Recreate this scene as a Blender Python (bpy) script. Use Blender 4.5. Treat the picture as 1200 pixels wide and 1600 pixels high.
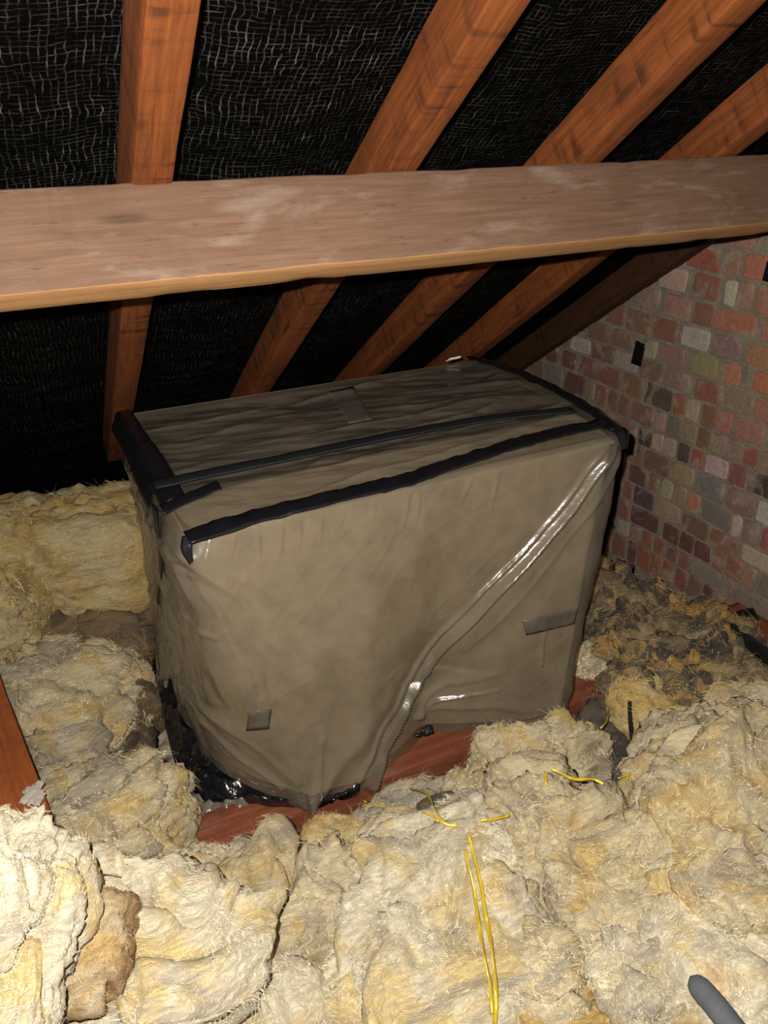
import bpy, bmesh, math, random
import numpy as np
from mathutils import Matrix, Vector

random.seed(7)
RNG = np.random.default_rng(11)
S = bpy.context.scene
COL = S.collection
for o in list(bpy.data.objects):
    bpy.data.objects.remove(o)

# ------------------------------------------------------------------ camera, world, flash, exposure
H0 = 1.75                                   # eye height above the ceiling boards
F = 1180.0                                  # focal length in pixels of the 1200x1600 frame
MC = np.array([[0.89603373, 0.38617267, 0.21907583],
               [-0.44344457, 0.80276752, 0.39864926],
               [-0.02191951, -0.45435117, 0.89055295]])   # columns: right, forward, up
EYE = np.array([0.0, 0.0, H0])
cam_d = bpy.data.cameras.new('camera'); cam = bpy.data.objects.new('camera', cam_d); COL.objects.link(cam)
cam_d.sensor_fit = 'VERTICAL'; cam_d.sensor_height = 36.0; cam_d.sensor_width = 27.0
cam_d.lens = F / 1600 * 36.0; cam_d.clip_start = 0.02
mw = Matrix.Identity(4)
for i in range(3):
    mw[i][0] = MC[i, 0]; mw[i][1] = MC[i, 2]; mw[i][2] = -MC[i, 1]; mw[i][3] = EYE[i]
cam.matrix_world = mw
S.camera = cam

W = bpy.data.worlds.new('attic_dark'); S.world = W; W.use_nodes = True
W.node_tree.nodes['Background'].inputs[0].default_value = (1.0, 0.93, 0.85, 1)
W.node_tree.nodes['Background'].inputs[1].default_value = 0.004

fl_d = bpy.data.lights.new('phone_flash', 'POINT'); fl = bpy.data.objects.new('phone_flash', fl_d); COL.objects.link(fl)
fl.location = EYE - 0.045 * MC[:, 0] + 0.045 * MC[:, 2]
fl_d.energy = 165.0; fl_d.color = (1.0, 0.955, 0.89); fl_d.shadow_soft_size = 0.008

S.view_settings.view_transform = 'Standard'; S.view_settings.look = 'None'
S.view_settings.gamma = 1.0; S.view_settings.use_curve_mapping = False
S.view_settings.exposure = 0.0

# ------------------------------------------------------------------ measuring helpers (points of the place)
def ray(p):
    v = MC @ np.array([p[0] - 600.0, F, 800.0 - p[1]]); return v / np.linalg.norm(v)
def on_x(p, X): v = ray(p); return EYE + v * (X / v[0])
def on_y(p, Y): v = ray(p); return EYE + v * (Y / v[1])
def on_z(p, Z): v = ray(p); return EYE + v * ((Z - H0) / v[2])
def at_d(p, D): return EYE + ray(p) * D
PITCH = math.radians(34.49)
NV = np.array([0, math.sin(PITCH), math.cos(PITCH)])     # out of the roof
RV = np.array([0, math.cos(PITCH), -math.sin(PITCH)])    # down the slope
XV = np.array([1.0, 0, 0])
def roof(x, r, k): return EYE + XV * x + RV * r + NV * k
K_UNDER, K_FELT = 0.66, 0.757

# ------------------------------------------------------------------ vectorised noise
_perm = np.random.default_rng(3).permutation(256); _perm = np.concatenate([_perm, _perm, _perm])
_g = np.random.default_rng(4).normal(size=(256, 3)); _g /= np.linalg.norm(_g, axis=1, keepdims=True)
def noise(p):
    p = np.asarray(p, float); i = np.floor(p).astype(int); f = p - i; i &= 255
    u = f * f * f * (f * (f * 6 - 15) + 10)
    out = 0
    for dx in (0, 1):
        wx = u[:, 0] if dx else 1 - u[:, 0]
        for dy in (0, 1):
            wy = u[:, 1] if dy else 1 - u[:, 1]
            for dz in (0, 1):
                wz = u[:, 2] if dz else 1 - u[:, 2]
                h = _perm[_perm[_perm[(i[:, 0] + dx) & 255] + ((i[:, 1] + dy) & 255)] + ((i[:, 2] + dz) & 255)]
                g = _g[h]
                out = out + wx * wy * wz * (g[:, 0] * (f[:, 0] - dx) + g[:, 1] * (f[:, 1] - dy) + g[:, 2] * (f[:, 2] - dz))
    return out * 1.6
def fbm(p, o=4, g=0.5):
    s = 0; a = 1.0; q = np.array(p, float)
    for k in range(o):
        s = s + a * noise(q); q = q * 2.03 + 17.3; a *= g
    return s
def smooth(a, b, x):
    t = np.clip((x - a) / (b - a), 0, 1); return t * t * (3 - 2 * t)

# ------------------------------------------------------------------ object helpers
def link(name, me, mat=None, parent=None, smooth_=True):
    o = bpy.data.objects.new(name, me); COL.objects.link(o)
    if mat is not None and not me.materials: me.materials.append(mat)
    if parent is not None: o.parent = parent
    if smooth_:
        me.polygons.foreach_set('use_smooth', np.ones(len(me.polygons), bool))
    return o
def mesh(name, v, f):
    me = bpy.data.meshes.new(name); me.from_pydata([tuple(map(float, q)) for q in v], [], f); me.update(); return me
def grid_mesh(name, P, flip=False):
    """P: (n, m, 3) array of points."""
    n, m = P.shape[:2]
    idx = np.arange(n * m).reshape(n, m)
    a, b, c, d = idx[:-1, :-1].ravel(), idx[1:, :-1].ravel(), idx[1:, 1:].ravel(), idx[:-1, 1:].ravel()
    q = np.stack([a, d, c, b] if flip else [a, b, c, d], 1)
    return fast_mesh(name, P.reshape(-1, 3), q)
def fast_mesh(name, v, q):
    me = bpy.data.meshes.new(name); n, k = q.shape
    me.vertices.add(len(v)); me.vertices.foreach_set('co', np.ascontiguousarray(v, dtype=np.float32).ravel())
    me.loops.add(n * k); me.loops.foreach_set('vertex_index', np.ascontiguousarray(q, dtype=np.int32).ravel())
    me.polygons.add(n); me.polygons.foreach_set('loop_start', np.arange(0, n * k, k, dtype=np.int32))
    me.update(calc_edges=True); me.validate(); return me
def tag(o, label, cat, group=None, kind=None):
    o['label'] = label; o['category'] = cat
    if group: o['group'] = group
    if kind: o['kind'] = kind
    return o
def struct(o, label, cat):
    o['kind'] = 'structure'; o['label'] = label; o['category'] = cat; return o
def empty(name, loc):
    o = bpy.data.objects.new(name, None); COL.objects.link(o); o.location = tuple(loc); o.empty_display_size = .05
    return o
def adopt(o, parent):
    """parent a world-space mesh under an Empty that only carries a location"""
    o.parent = parent; o.location = -Vector(parent.location) if parent.parent is None else (0, 0, 0)
    return o
def solid(o, t, off=0):
    m = o.modifiers.new('thickness', 'SOLIDIFY'); m.thickness = t; m.offset = off; return o

# ------------------------------------------------------------------ materials
class NT:
    def __init__(s, name):
        s.m = bpy.data.materials.new(name); s.m.use_nodes = True; s.t = s.m.node_tree
        s.b = s.t.nodes['Principled BSDF']; s.out = s.t.nodes['Material Output']
    def n(s, typ, **kw):
        nd = s.t.nodes.new(typ)
        for k, v in kw.items():
            if k.startswith('i_'):
                key = k[2:]; key = int(key) if key.isdigit() else key.replace('_', ' ')
                s.set(nd, key, v)
            else: setattr(nd, k, v)
        return nd
    def set(s, nd, key, v):
        if isinstance(v, bpy.types.NodeSocket): s.t.links.new(v, nd.inputs[key])
        elif isinstance(v, bpy.types.Node): s.t.links.new(v.outputs[0], nd.inputs[key])
        else: nd.inputs[key].default_value = v
    def coord(s, which='Object', scale=(1, 1, 1), loc=None, rot=(0, 0, 0)):
        c = s.n('ShaderNodeTexCoord'); mp = s.n('ShaderNodeMapping')
        s.t.links.new(c.outputs[which], mp.inputs[0]); mp.inputs['Scale'].default_value = scale
        mp.inputs['Rotation'].default_value = rot
        if loc is not None: s.set(mp, 'Location', loc)
        return mp.outputs[0]
    def noise(s, vec, scale, detail=4, rough=.55, dist=0.0):
        return s.n('ShaderNodeTexNoise', i_Vector=vec, i_Scale=scale, i_Detail=detail, i_Roughness=rough, i_Distortion=dist).outputs[0]
    def ramp(s, fac, stops, interp='LINEAR'):
        r = s.n('ShaderNodeValToRGB', i_0=fac); cr = r.color_ramp; cr.interpolation = interp
        while len(cr.elements) < len(stops): cr.elements.new(0.5)
        for e, (p, c) in zip(cr.elements, stops):
            e.position = p; e.color = (c, c, c, 1) if isinstance(c, (int, float)) else (*c, 1)
        return r.outputs[0]
    def mix(s, fac, a, b, mode='MIX'):
        nd = s.n('ShaderNodeMix', data_type='RGBA', blend_type=mode)
        s.set(nd, 0, fac); 
        for key, v in ((6, a), (7, b)):
            if isinstance(v, tuple): v = (*v, 1) if len(v) == 3 else v
            s.set(nd, key, v)
        return nd.outputs[2]
    def math(s, op, a, b=None, c=None):
        nd = s.n('ShaderNodeMath', operation=op); s.set(nd, 0, a)
        if b is not None: s.set(nd, 1, b)
        if c is not None: s.set(nd, 2, c)
        return nd.outputs[0]
    def bump(s, h, strength, dist, normal=None):
        nd = s.n('ShaderNodeBump', i_Height=h, i_Strength=strength, i_Distance=dist)
        if normal is not None: s.set(nd, 'Normal', normal)
        return nd.outputs[0]
    def fin(s, base=None, rough=None, normal=None, spec=None):
        if base is not None: s.set(s.b, 'Base Color', base if not isinstance(base, tuple) else (*base, 1))
        if rough is not None: s.set(s.b, 'Roughness', rough)
        if normal is not None: s.set(s.b, 'Normal', normal)
        if spec is not None: s.set(s.b, 'Specular IOR Level', spec)
        return s.m

def wood_mat(name, c0, c1, c2, stain=(.12, .05, .02), stain_amt=.5, saw=1.0, rough=.75, pale=0.0):
    """sawn softwood; grain along local X, circular-saw marks across it"""
    t = NT(name)
    oi = t.n('ShaderNodeObjectInfo')
    off = t.n('ShaderNodeVectorMath', operation='SCALE', i_0=(7.1, 3.3, 5.7)); t.set(off, 'Scale', oi.outputs['Random'])
    tc = t.n('ShaderNodeTexCoord')
    add = t.n('ShaderNodeVectorMath', operation='ADD', i_0=tc.outputs['Object'], i_1=off.outputs[0])
    def mp(sc):
        m = t.n('ShaderNodeMapping', i_0=add.outputs[0]); m.inputs['Scale'].default_value = sc; return m.outputs[0]
    g = t.noise(mp((3, 60, 60)), 2.2, 6, .65, .6)
    g2 = t.noise(mp((1.2, 9, 9)), 2.0, 3, .5, 1.2)
    col = t.ramp(g, [(.28, c0), (.52, c1), (.75, c2)])
    col = t.mix(t.ramp(g2, [(.35, 0.0), (.7, .65)]), col, c0)
    # saw marks: bands across the timber
    sw = t.noise(mp((46, 5, 5)), 1.0, 2, .5, .3)
    sw = t.ramp(sw, [(.36, 0.0), (.47, .8), (.6, 1.0)])
    pat = t.ramp(t.noise(mp((2, 6, 6)), 3.0, 3), [(.42, 0.0), (.62, 1.0)])
    swm = t.math('MULTIPLY', t.math('SUBTRACT', 1.0, sw), pat)
    col = t.mix(t.math('MULTIPLY', swm, .75 * saw), col, stain)
    st = t.ramp(t.noise(mp((4, 14, 14)), 2.4, 5, .6, .8), [(.55, 0.0), (.72, 1.0)])
    col = t.mix(t.math('MULTIPLY', st, stain_amt), col, stain)
    if pale > 0:
        pl = t.ramp(t.noise(mp((2.5, 8, 8)), 2.1, 5, .65, .4), [(.55, 0.0), (.75, 1.0)])
        col = t.mix(t.math('MULTIPLY', pl, pale), col, (.42, .36, .31))
    kn = t.n('ShaderNodeTexVoronoi', i_Vector=mp((1.6, 7, 7)), i_Scale=1.5).outputs[0]
    col = t.mix(t.ramp(kn, [(.05, .7), (.12, 0.0)]), col, tuple(.5 * a for a in c0))
    fl = t.ramp(t.noise(mp((28, 170, 170)), 1.0, 3, .6), [(.64, 0.0), (.72, .45)])
    col = t.mix(fl, col, tuple(.45 * a for a in c0))
    h = t.math('ADD', t.math('MULTIPLY', g, .6), t.math('MULTIPLY', sw, .5 * saw))
    return t.fin(col, rough, t.bump(h, .35, .002), .25)

M_RAFTER = wood_mat('rafter_wood', (.10, .026, .006), (.19, .052, .011), (.27, .083, .019), stain=(.035, .011, .004), saw=1.0, pale=.02)
M_RAFTER_DARK = wood_mat('dark_rafter_wood', (.03, .011, .005), (.05, .018, .007), (.07, .027, .01), stain=(.012, .005, .003), saw=1.0)  # much darker wood tones, for the rafter against the gable
M_PURLIN = wood_mat('purlin_wood', (.115, .062, .037), (.16, .09, .056), (.205, .122, .079), stain=(.09, .05, .03), stain_amt=.35, saw=.25, pale=.3)
M_PURLIN_LIT_EDGE = wood_mat('purlin_lit_sawn_edge', (.26, .13, .05), (.36, .19, .075), (.43, .24, .1), stain=(.2, .085, .03), stain_amt=.3, saw=.2)  # cleaner sawn face, with the brighter light on it put into the colour
M_JOIST = wood_mat('joist_wood', (.13, .035, .016), (.21, .06, .026), (.27, .09, .04), stain=(.055, .02, .012), stain_amt=.5, saw=.3, pale=.15)
M_TIE = wood_mat('red_tie_wood', (.17, .042, .01), (.29, .075, .017), (.38, .11, .026), stain=(.06, .02, .012), stain_amt=.5, saw=.3, pale=.05)
M_JOIST_OLD = wood_mat('old_joist_wood', (.09, .045, .03), (.15, .075, .048), (.2, .11, .07), stain=(.04, .02, .014), stain_amt=.5, saw=.2)

def felt_mat():
    t = NT('hessian_felt')
    # object X runs along the purlins, object Y down the slope
    uv = t.coord('Object')
    wob = t.n('ShaderNodeTexNoise', i_Vector=uv, i_Scale=9.0, i_Detail=3.0, i_Roughness=.6)
    wob2 = t.n('ShaderNodeTexNoise', i_Vector=uv, i_Scale=60.0, i_Detail=2.0)
    v = t.n('ShaderNodeVectorMath', operation='MULTIPLY_ADD', i_0=wob.outputs[1], i_1=(.032, .022, 0), i_2=uv)
    v = t.n('ShaderNodeVectorMath', operation='MULTIPLY_ADD', i_0=wob2.outputs[1], i_1=(.007, .005, 0), i_2=v.outputs[0])
    sp = t.n('ShaderNodeSeparateXYZ', i_0=v.outputs[0])
    def threads(sock, freq, w):
        fr = t.math('FRACT', t.math('MULTIPLY', sock, freq))
        return t.ramp(t.math('ABSOLUTE', t.math('SUBTRACT', fr, .5)), [(0.0, 1.0), (w, .7), (w * 1.9, 0.0)])
    tx = threads(sp.outputs[0], 92.0, .06)      # strands running down the slope
    ty = threads(sp.outputs[1], 118.0, .065)     # strands running across
    bx = t.ramp(t.noise(t.coord('Object', (95, 26, 1)), 1.0, 4, .65), [(.40, .0), (.52, .22), (.72, 1.0)])
    by = t.ramp(t.noise(t.coord('Object', (24, 110, 1)), 1.0, 4, .65), [(.42, .0), (.54, .2), (.74, 1.0)])
    big = t.ramp(t.noise(uv, 5.0, 3, .6), [(.3, .3), (.7, 1.0)])
    band = t.ramp(t.noise(t.coord('Object', (1.6, 15, 1)), 1.0, 4, .6), [(.48, .7), (.62, 2.2)])
    tx = t.math('MULTIPLY', tx, band)
    m = t.math('MAXIMUM', t.math('MULTIPLY', tx, bx), t.math('MULTIPLY', ty, by))
    m = t.math('MINIMUM', t.math('MULTIPLY', m, big), 1.0)
    fine = t.noise(uv, 420.0, 2, .6)
    col = t.mix(m, t.mix(fine, (.0004, .0004, .0004), (.0016, .0015, .0014)), (.135, .126, .108))
    rough = t.ramp(fine, [(.3, .95), (.7, .85)])
    return t.fin(col, rough, t.bump(t.math('ADD', m, t.math('MULTIPLY', fine, .25)), .5, .0015), .02)
M_FELT = felt_mat()

def brick_mat():
    t = NT('old_brick')
    oi = t.n('ShaderNodeObjectInfo'); tc = t.n('ShaderNodeTexCoord'); geo = t.n('ShaderNodeNewGeometry')
    off = t.n('ShaderNodeVectorMath', operation='SCALE', i_0=(9.0, 17.0, 5.0)); t.set(off, 'Scale', oi.outputs['Random'])
    p = t.n('ShaderNodeVectorMath', operation='ADD', i_0=geo.outputs['Position'], i_1=off.outputs[0]).outputs[0]
    n1 = t.noise(p, 26, 5, .65, .4); n2 = t.noise(p, 110, 4, .7); n3 = t.noise(p, 11, 3, .6, .5)
    col = t.mix(t.ramp(n1, [(.35, 0.0), (.7, .6)]), oi.outputs['Color'], t.mix(.45, oi.outputs['Color'], (.20, .145, .11)))
    col = t.mix(t.ramp(n2, [(.3, .5), (.55, 0.0)]), col, t.mix(.6, oi.outputs['Color'], (.06, .035, .03)))
    col = t.mix(t.ramp(n3, [(.54, 0.0), (.66, .75)]), col, (.28, .225, .17))
    pit = t.n('ShaderNodeTexVoronoi', i_Vector=p, i_Scale=60.0).outputs[0]
    col = t.mix(t.ramp(pit, [(.07, .8), (.13, 0.0)]), col, (.03, .02, .018))
    h = t.math('ADD', n1, t.math('MULTIPLY', n2, .6))
    return t.fin(col, .92, t.bump(h, .8, .006), .15)
M_BRICK = brick_mat()
def mortar_mat():
    t = NT('lime_mortar'); g = t.n('ShaderNodeNewGeometry').outputs['Position']
    n1 = t.noise(g, 14, 5, .65); n2 = t.noise(g, 120, 4, .7)
    col = t.ramp(n1, [(.3, (.18, .147, .108)), (.6, (.255, .213, .16)), (.8, (.31, .265, .205))])
    col = t.mix(t.ramp(n2, [(.3, .6), (.55, 0.0)]), col, (.11, .09, .07))
    return t.fin(col, .95, t.bump(t.math('ADD', n1, n2), .8, .006), .1)
M_MORTAR = mortar_mat()

def wool_mat(name, cream, yellow, grey, stain, y_lo=.45, y_hi=.65, g_lo=.55, g_hi=.75, s_lo=.66, s_hi=.8, s_amt=.8, scale=1.0):
    sh = lambda x: .5 + (x - .5) * .62 - .01
    cream, yellow, grey = (tuple(.9 * a for a in c_) for c_ in (cream, yellow, grey))
    y_lo, y_hi, g_lo, g_hi, s_lo, s_hi = map(sh, (y_lo, y_hi, g_lo, g_hi, s_lo, s_hi))
    t = NT(name)
    oi = t.n('ShaderNodeObjectInfo')
    tc = t.n('ShaderNodeTexCoord')
    off = t.n('ShaderNodeVectorMath', operation='SCALE', i_0=(11.0, 7.0, 13.0)); t.set(off, 'Scale', oi.outputs['Random'])
    p = t.n('ShaderNodeVectorMath', operation='ADD', i_0=tc.outputs['Object'], i_1=off.outputs[0]).outputs[0]
    st = t.n('ShaderNodeMapping', i_0=p); st.inputs['Scale'].default_value = (.5, 1.2, 2.2); st.inputs['Rotation'].default_value = (.5, .3, .2)
    st2 = t.n('ShaderNodeMapping', i_0=p); st2.inputs['Scale'].default_value = (.7, 1.4, 1.6); st2.inputs['Rotation'].default_value = (.2, .6, .9)
    ny = t.noise(p, 7.5 * scale, 6, .6, 1.0); ng = t.noise(st2.outputs[0], 6.5 * scale, 6, .62, 1.3); ns = t.noise(p, 6.5 * scale, 6, .62, 1.2)
    nf = t.noise(st.outputs[0], 55.0, 6, .72, 1.6); nf2 = t.noise(p, 240.0, 3, .7, 1.2)
    col = t.mix(t.ramp(ny, [(y_lo, 0.0), (y_hi, 1.0)]), cream, yellow)
    col = t.mix(t.ramp(ng, [(g_lo, 0.0), (g_hi, .85)]), col, grey)
    col = t.mix(t.math('MULTIPLY', t.ramp(ns, [(s_lo, 0.0), (s_hi, 1.0)]), s_amt), col, stain)
    col = t.mix(t.ramp(nf, [(.36, .75), (.5, .18), (.58, 0.0)]), col, t.mix(.5, col, tuple(.5 * a + .5 * b for a, b in zip(grey, stain))))
    speck = t.n('ShaderNodeTexVoronoi', i_Vector=p, i_Scale=34.0).outputs[0]
    col = t.mix(t.ramp(speck, [(.035, .75), (.06, 0.0)]), col, (.10, .06, .03))
    h = t.math('ADD', t.math('MULTIPLY', nf, 1.0), t.math('MULTIPLY', nf2, .35))
    t.set(t.b, 'Sheen Weight', .15)
    t.set(t.b, 'Subsurface Weight', 0.0)
    return t.fin(col, .85, t.bump(h, .95, .012), .18)
CR, YE, GR, ST = (.82, .68, .40), (.78, .54, .18), (.46, .385, .27), (.22, .125, .045)
M_WOOL = {
    'cream': wool_mat('wool_cream', CR, YE, GR, ST, .46, .68, .5, .7, .68, .8, .5),
    'yellow': wool_mat('wool_yellow', (.80, .62, .29), (.78, .50, .13), (.48, .40, .25), (.30, .17, .06), .42, .62, .6, .8, .68, .8, .5),
    'slab': wool_mat('wool_slab', (.74, .58, .28), (.66, .44, .12), (.46, .37, .21), (.26, .16, .06), .42, .62, .6, .8, .64, .8, .5),
    'white': wool_mat('wool_white', (.93, .83, .58), (.88, .66, .27), (.60, .52, .39), (.60, .34, .10), .46, .68, .5, .7, .64, .78, .5),
    'grey': wool_mat('wool_grey', (.70, .60, .40), (.66, .47, .19), (.40, .35, .265), (.12, .09, .06), .5, .72, .46, .66, .64, .78, .7),
    'scorch': wool_mat('wool_scorch', (.80, .64, .38), (.72, .46, .16), (.5, .36, .2), (.26, .12, .035), .46, .64, .5, .7, .53, .66, .85, 1.2),
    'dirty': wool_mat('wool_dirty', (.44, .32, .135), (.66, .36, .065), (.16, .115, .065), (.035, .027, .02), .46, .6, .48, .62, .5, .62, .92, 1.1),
    'brown': wool_mat('wool_shaded_brown', (.26, .17, .07), (.36, .20, .05), (.12, .085, .055), (.05, .03, .018), .45, .65, .5, .7, .55, .7, .8),  # wool colour darkened to brown for the lumps lying in shade
    'soot_shade': wool_mat('wool_soot_shade', (.12, .10, .06), (.2, .13, .05), (.055, .047, .035), (.02, .017, .014), .5, .7, .45, .65, .55, .7, .8),
}
def fibre_mat(name, c):
    t = NT(name); return t.fin(c, .6, None, .3)
M_FIB = {'cream': fibre_mat('fibre_cream', (.85, .73, .48)), 'yellow': fibre_mat('fibre_yellow', (.62, .47, .2)), 'slab': fibre_mat('fibre_slab', (.7, .56, .28)), 'white': fibre_mat('fibre_white', (.92, .83, .62)),
         'grey': fibre_mat('fibre_grey', (.66, .57, .4)), 'scorch': fibre_mat('fibre_scorch', (.5, .36, .16)), 'dirty': fibre_mat('fibre_dirty', (.5, .36, .14)), 'brown': fibre_mat('fibre_shaded_brown', (.24, .15, .06)), 'soot_shade': fibre_mat('fibre_soot_shade', (.1, .08, .05))}

def film_mat(name, col, clear, rough, coat=0.0, tint=(.9, .85, .76)):
    """thin plastic film: partly see-through, milky, glossy"""
    t = NT(name); p = t.coord('Object')
    n1 = t.noise(p, 7, 4, .6, .6); n2 = t.noise(p, 160, 3, .6); n3 = t.noise(t.coord('Object', (1, 1, 3)), 30, 4, .6, 1.0)
    c = t.mix(t.ramp(n1, [(.3, 0.0), (.7, 1.0)]), tuple(.82 * a for a in col), tuple(1.12 * a for a in col))
    t.fin(c, t.ramp(n1, [(.3, rough), (.7, rough + .1)]), t.bump(t.math('ADD', t.math('MULTIPLY', n3, .8), t.math('MULTIPLY', n2, .03)), .1, .01), .6)
    if coat: t.set(t.b, 'Coat Weight', coat); t.set(t.b, 'Coat Roughness', .12)
    tr = t.n('ShaderNodeBsdfTransparent', i_0=(*tint, 1))
    mx = t.n('ShaderNodeMixShader'); t.set(mx, 0, clear); t.set(mx, 1, t.b.outputs[0]); t.set(mx, 2, tr.outputs[0])
    t.t.links.new(mx.outputs[0], t.out.inputs[0]); return t.m
M_FILM = film_mat('milky_plastic_film', (.17, .142, .104), .45, .17, .8)
M_CLEAR = film_mat('clear_plastic_film', (.25, .22, .19), .55, .15, .5)
def plain(name, col, rough, spec=.4, metal=0.0, bscale=0, bstr=.3, bdist=.004, coat=0.0):
    t = NT(name); p = t.coord('Object'); n1 = t.noise(p, 18, 4, .6)
    c = t.mix(t.ramp(n1, [(.3, 0.0), (.7, 1.0)]), tuple(.75 * a for a in col), tuple(1.2 * a for a in col))
    nm = t.bump(t.noise(p, bscale, 4, .65, .5), bstr, bdist) if bscale else None
    t.set(t.b, 'Metallic', metal)
    if coat: t.set(t.b, 'Coat Weight', coat); t.set(t.b, 'Coat Roughness', .1)
    return t.fin(c, rough, nm, spec)
M_BLACKFILM = plain('black_plastic_film', (.008, .008, .009), .16, .6, 0, 22, .5, .01, .5)
M_BOARD = plain('kraft_board', (.52, .435, .315), .8, .2, 0, 8, .1)
M_TOP_DARK = plain('dark_top_backing', (.02, .019, .017), .9)
M_TAPE_IN = plain('dark_parcel_tape', (.10, .085, .064), .4)
M_BLACKTAPE = plain('black_cloth_tape', (.006, .006, .008), .4, .45, 0, 40, .3)
M_BLACKRUB = plain('black_rubber', (.009, .010, .010), .42, .4, 0, 60, .2)
M_GREYFOAM = plain('grey_foam_lagging', (.085, .092, .10), .75, .25, 0, 130, .3)
M_GOLD = plain('yellow_foil_ribbon', (.72, .50, .03), .28, .6, .35)
M_TWIG = plain('dry_straw', (.16, .06, .02), .8)
M_BOARDFLOOR = plain('dusty_plasterboard', (.10, .085, .065), .95, .1, 0, 40, .4)
M_LIME = plain('lime_crust', (.42, .37, .31), .95, .1, 0, 120, .6)
M_PAPER = plain('white_scrap', (.75, .74, .72), .6)
def web_mat():
    t = NT('black_webbing'); p = t.coord('Object')
    sp = t.n('ShaderNodeSeparateXYZ', i_0=p)
    w = t.math('SINE', t.math('MULTIPLY', sp.outputs[0], 900.0))
    n1 = t.noise(p, 40, 4, .6)
    c = t.mix(n1, (.006, .006, .008), (.014, .014, .018))
    return t.fin(c, .55, t.bump(w, .4, .0015), .35)
M_WEB = web_mat()

# ------------------------------------------------------------------ the shell: floor boards, felt, gable wall
P = np.zeros((40, 40, 3)); xs = np.linspace(-1.6, 1.95, 40); ys = np.linspace(-.3, 3.95, 40)
P[..., 0] = xs[:, None]; P[..., 1] = ys[None]; P[..., 2] = 0
me = grid_mesh('floor', P); struct(solid(link('floor', me, M_BOARDFLOOR), .02, -1), 'dusty ceiling boards between the joists under the insulation', 'floor')

RAFTERS = [(.203, .264), (.630, .692), (1.035, 1.097), (1.425, 1.482), (1.812, 1.868)]
# felt: local X along the purlin, local Y down the slope, local Z out of the roof
nx, ny = 330, 420
gx = np.linspace(-1.6, 1.868, nx); gr = np.linspace(-.35, 3.75, ny)
cent = np.array([-.17] + [.5 * (a + b) for a, b in RAFTERS] + [-.57, -.97, -1.37])
dist = np.min(np.abs(gx[:, None] - cent[None]), 1)
sag = .014 * smooth(.03, .2, dist)
P = np.zeros((nx, ny, 3)); P[..., 0] = gx[:, None]; P[..., 1] = gr[None]
nn = fbm(np.stack([P[..., 0].ravel() * 4, P[..., 1].ravel() * 9, np.zeros(nx * ny)], 1), 4).reshape(nx, ny)
wr = noise(np.stack([P[..., 0].ravel() * 2, P[..., 1].ravel() * 26, np.ones(nx * ny)], 1)).reshape(nx, ny)
P[..., 2] = -sag[:, None] * (1 + .4 * nn) - .004 * np.abs(nn) * smooth(.03, .1, dist)[:, None] - .003 * wr * smooth(.03, .1, dist)[:, None]
felt = link('ceiling', grid_mesh('ceiling', P), M_FELT)
RM = Matrix.Identity(4)
o0 = roof(0, 0, K_FELT)
for i in range(3):
    RM[i][0] = XV[i]; RM[i][1] = RV[i]; RM[i][2] = NV[i]; RM[i][3] = o0[i]
felt.matrix_world = RM
struct(felt, 'black bitumen roofing felt with pale hessian threads stretched over the rafters', 'roof felt')

# timber: a beam with worn, slightly uneven arrises. local X = length
def beam(name, length, w, h, mat, seed, bev=.004, rough=.0025, seg=60, wane=None, mats=None):
    prof = []
    b = bev
    for cx, cy, a0 in ((w / 2 - b, h / 2 - b, 0), (-w / 2 + b, h / 2 - b, 90), (-w / 2 + b, -h / 2 + b, 180), (w / 2 - b, -h / 2 + b, 270)):
        for a in (0, 45, 90):
            r = math.radians(a0 + a); prof.append((cx + b * math.cos(r), cy + b * math.sin(r)))
    pts = []
    for i in range(len(prof)):
        (x0, y0), (x1, y1) = prof[i], prof[(i + 1) % len(prof)]
        L = math.hypot(x1 - x0, y1 - y0); k = max(1, int(L / .016))
        for j in range(k): pts.append((x0 + (x1 - x0) * j / k, y0 + (y1 - y0) * j / k))
    pr = np.array(pts); m = len(pr)
    X = np.linspace(-length / 2, length / 2, seg)
    P = np.zeros((seg, m + 1, 3)); P[..., 0] = X[:, None]
    P[:, :m, 1] = pr[None, :, 0]; P[:, :m, 2] = pr[None, :, 1]; P[:, m] = P[:, 0]
    q = P[:, :m].reshape(-1, 3)
    n1 = fbm(np.stack([q[:, 0] * 4 + seed, q[:, 1] * 9, q[:, 2] * 9], 1), 2)
    n2 = fbm(np.stack([q[:, 0] * 10 + seed, q[:, 1] * 8 + 9, q[:, 2] * 8], 1), 2)
    rad = np.hypot(q[:, 1] / (w / 2), q[:, 2] / (h / 2))
    corner = smooth(1.05, 1.38, rad)
    dd = rough * .35 * n1; wear = 1 - corner * .05 * np.clip(n2 - .15, 0, 1)
    q[:, 1] = (q[:, 1] + np.sign(q[:, 1]) * dd * (np.abs(q[:, 1]) > w / 2 - b * 1.5)) * wear
    q[:, 2] = (q[:, 2] + np.sign(q[:, 2]) * dd * (np.abs(q[:, 2]) > h / 2 - b * 1.5)) * wear
    # slow bow of the whole stick
    q[:, 2] += .003 * np.sin(q[:, 0] * 2.1 + seed); q[:, 1] += .002 * np.sin(q[:, 0] * 1.7 + seed * 2)
    idx = np.arange(seg * m).reshape(seg, m)
    faces = []
    a = idx[:-1]; bb = idx[1:]
    a2 = np.roll(a, -1, 1); b2 = np.roll(bb, -1, 1)
    qd = np.stack([a.ravel(), bb.ravel(), b2.ravel(), a2.ravel()], 1)
    vs = q
    me = bpy.data.meshes.new(name)
    ends = [list(map(int, idx[0])), list(map(int, idx[-1][::-1]))]
    me.from_pydata(vs.tolist(), [], qd.tolist() + ends); me.update()
    for mm in (mats or [mat]): me.materials.append(mm)
    return me
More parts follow.
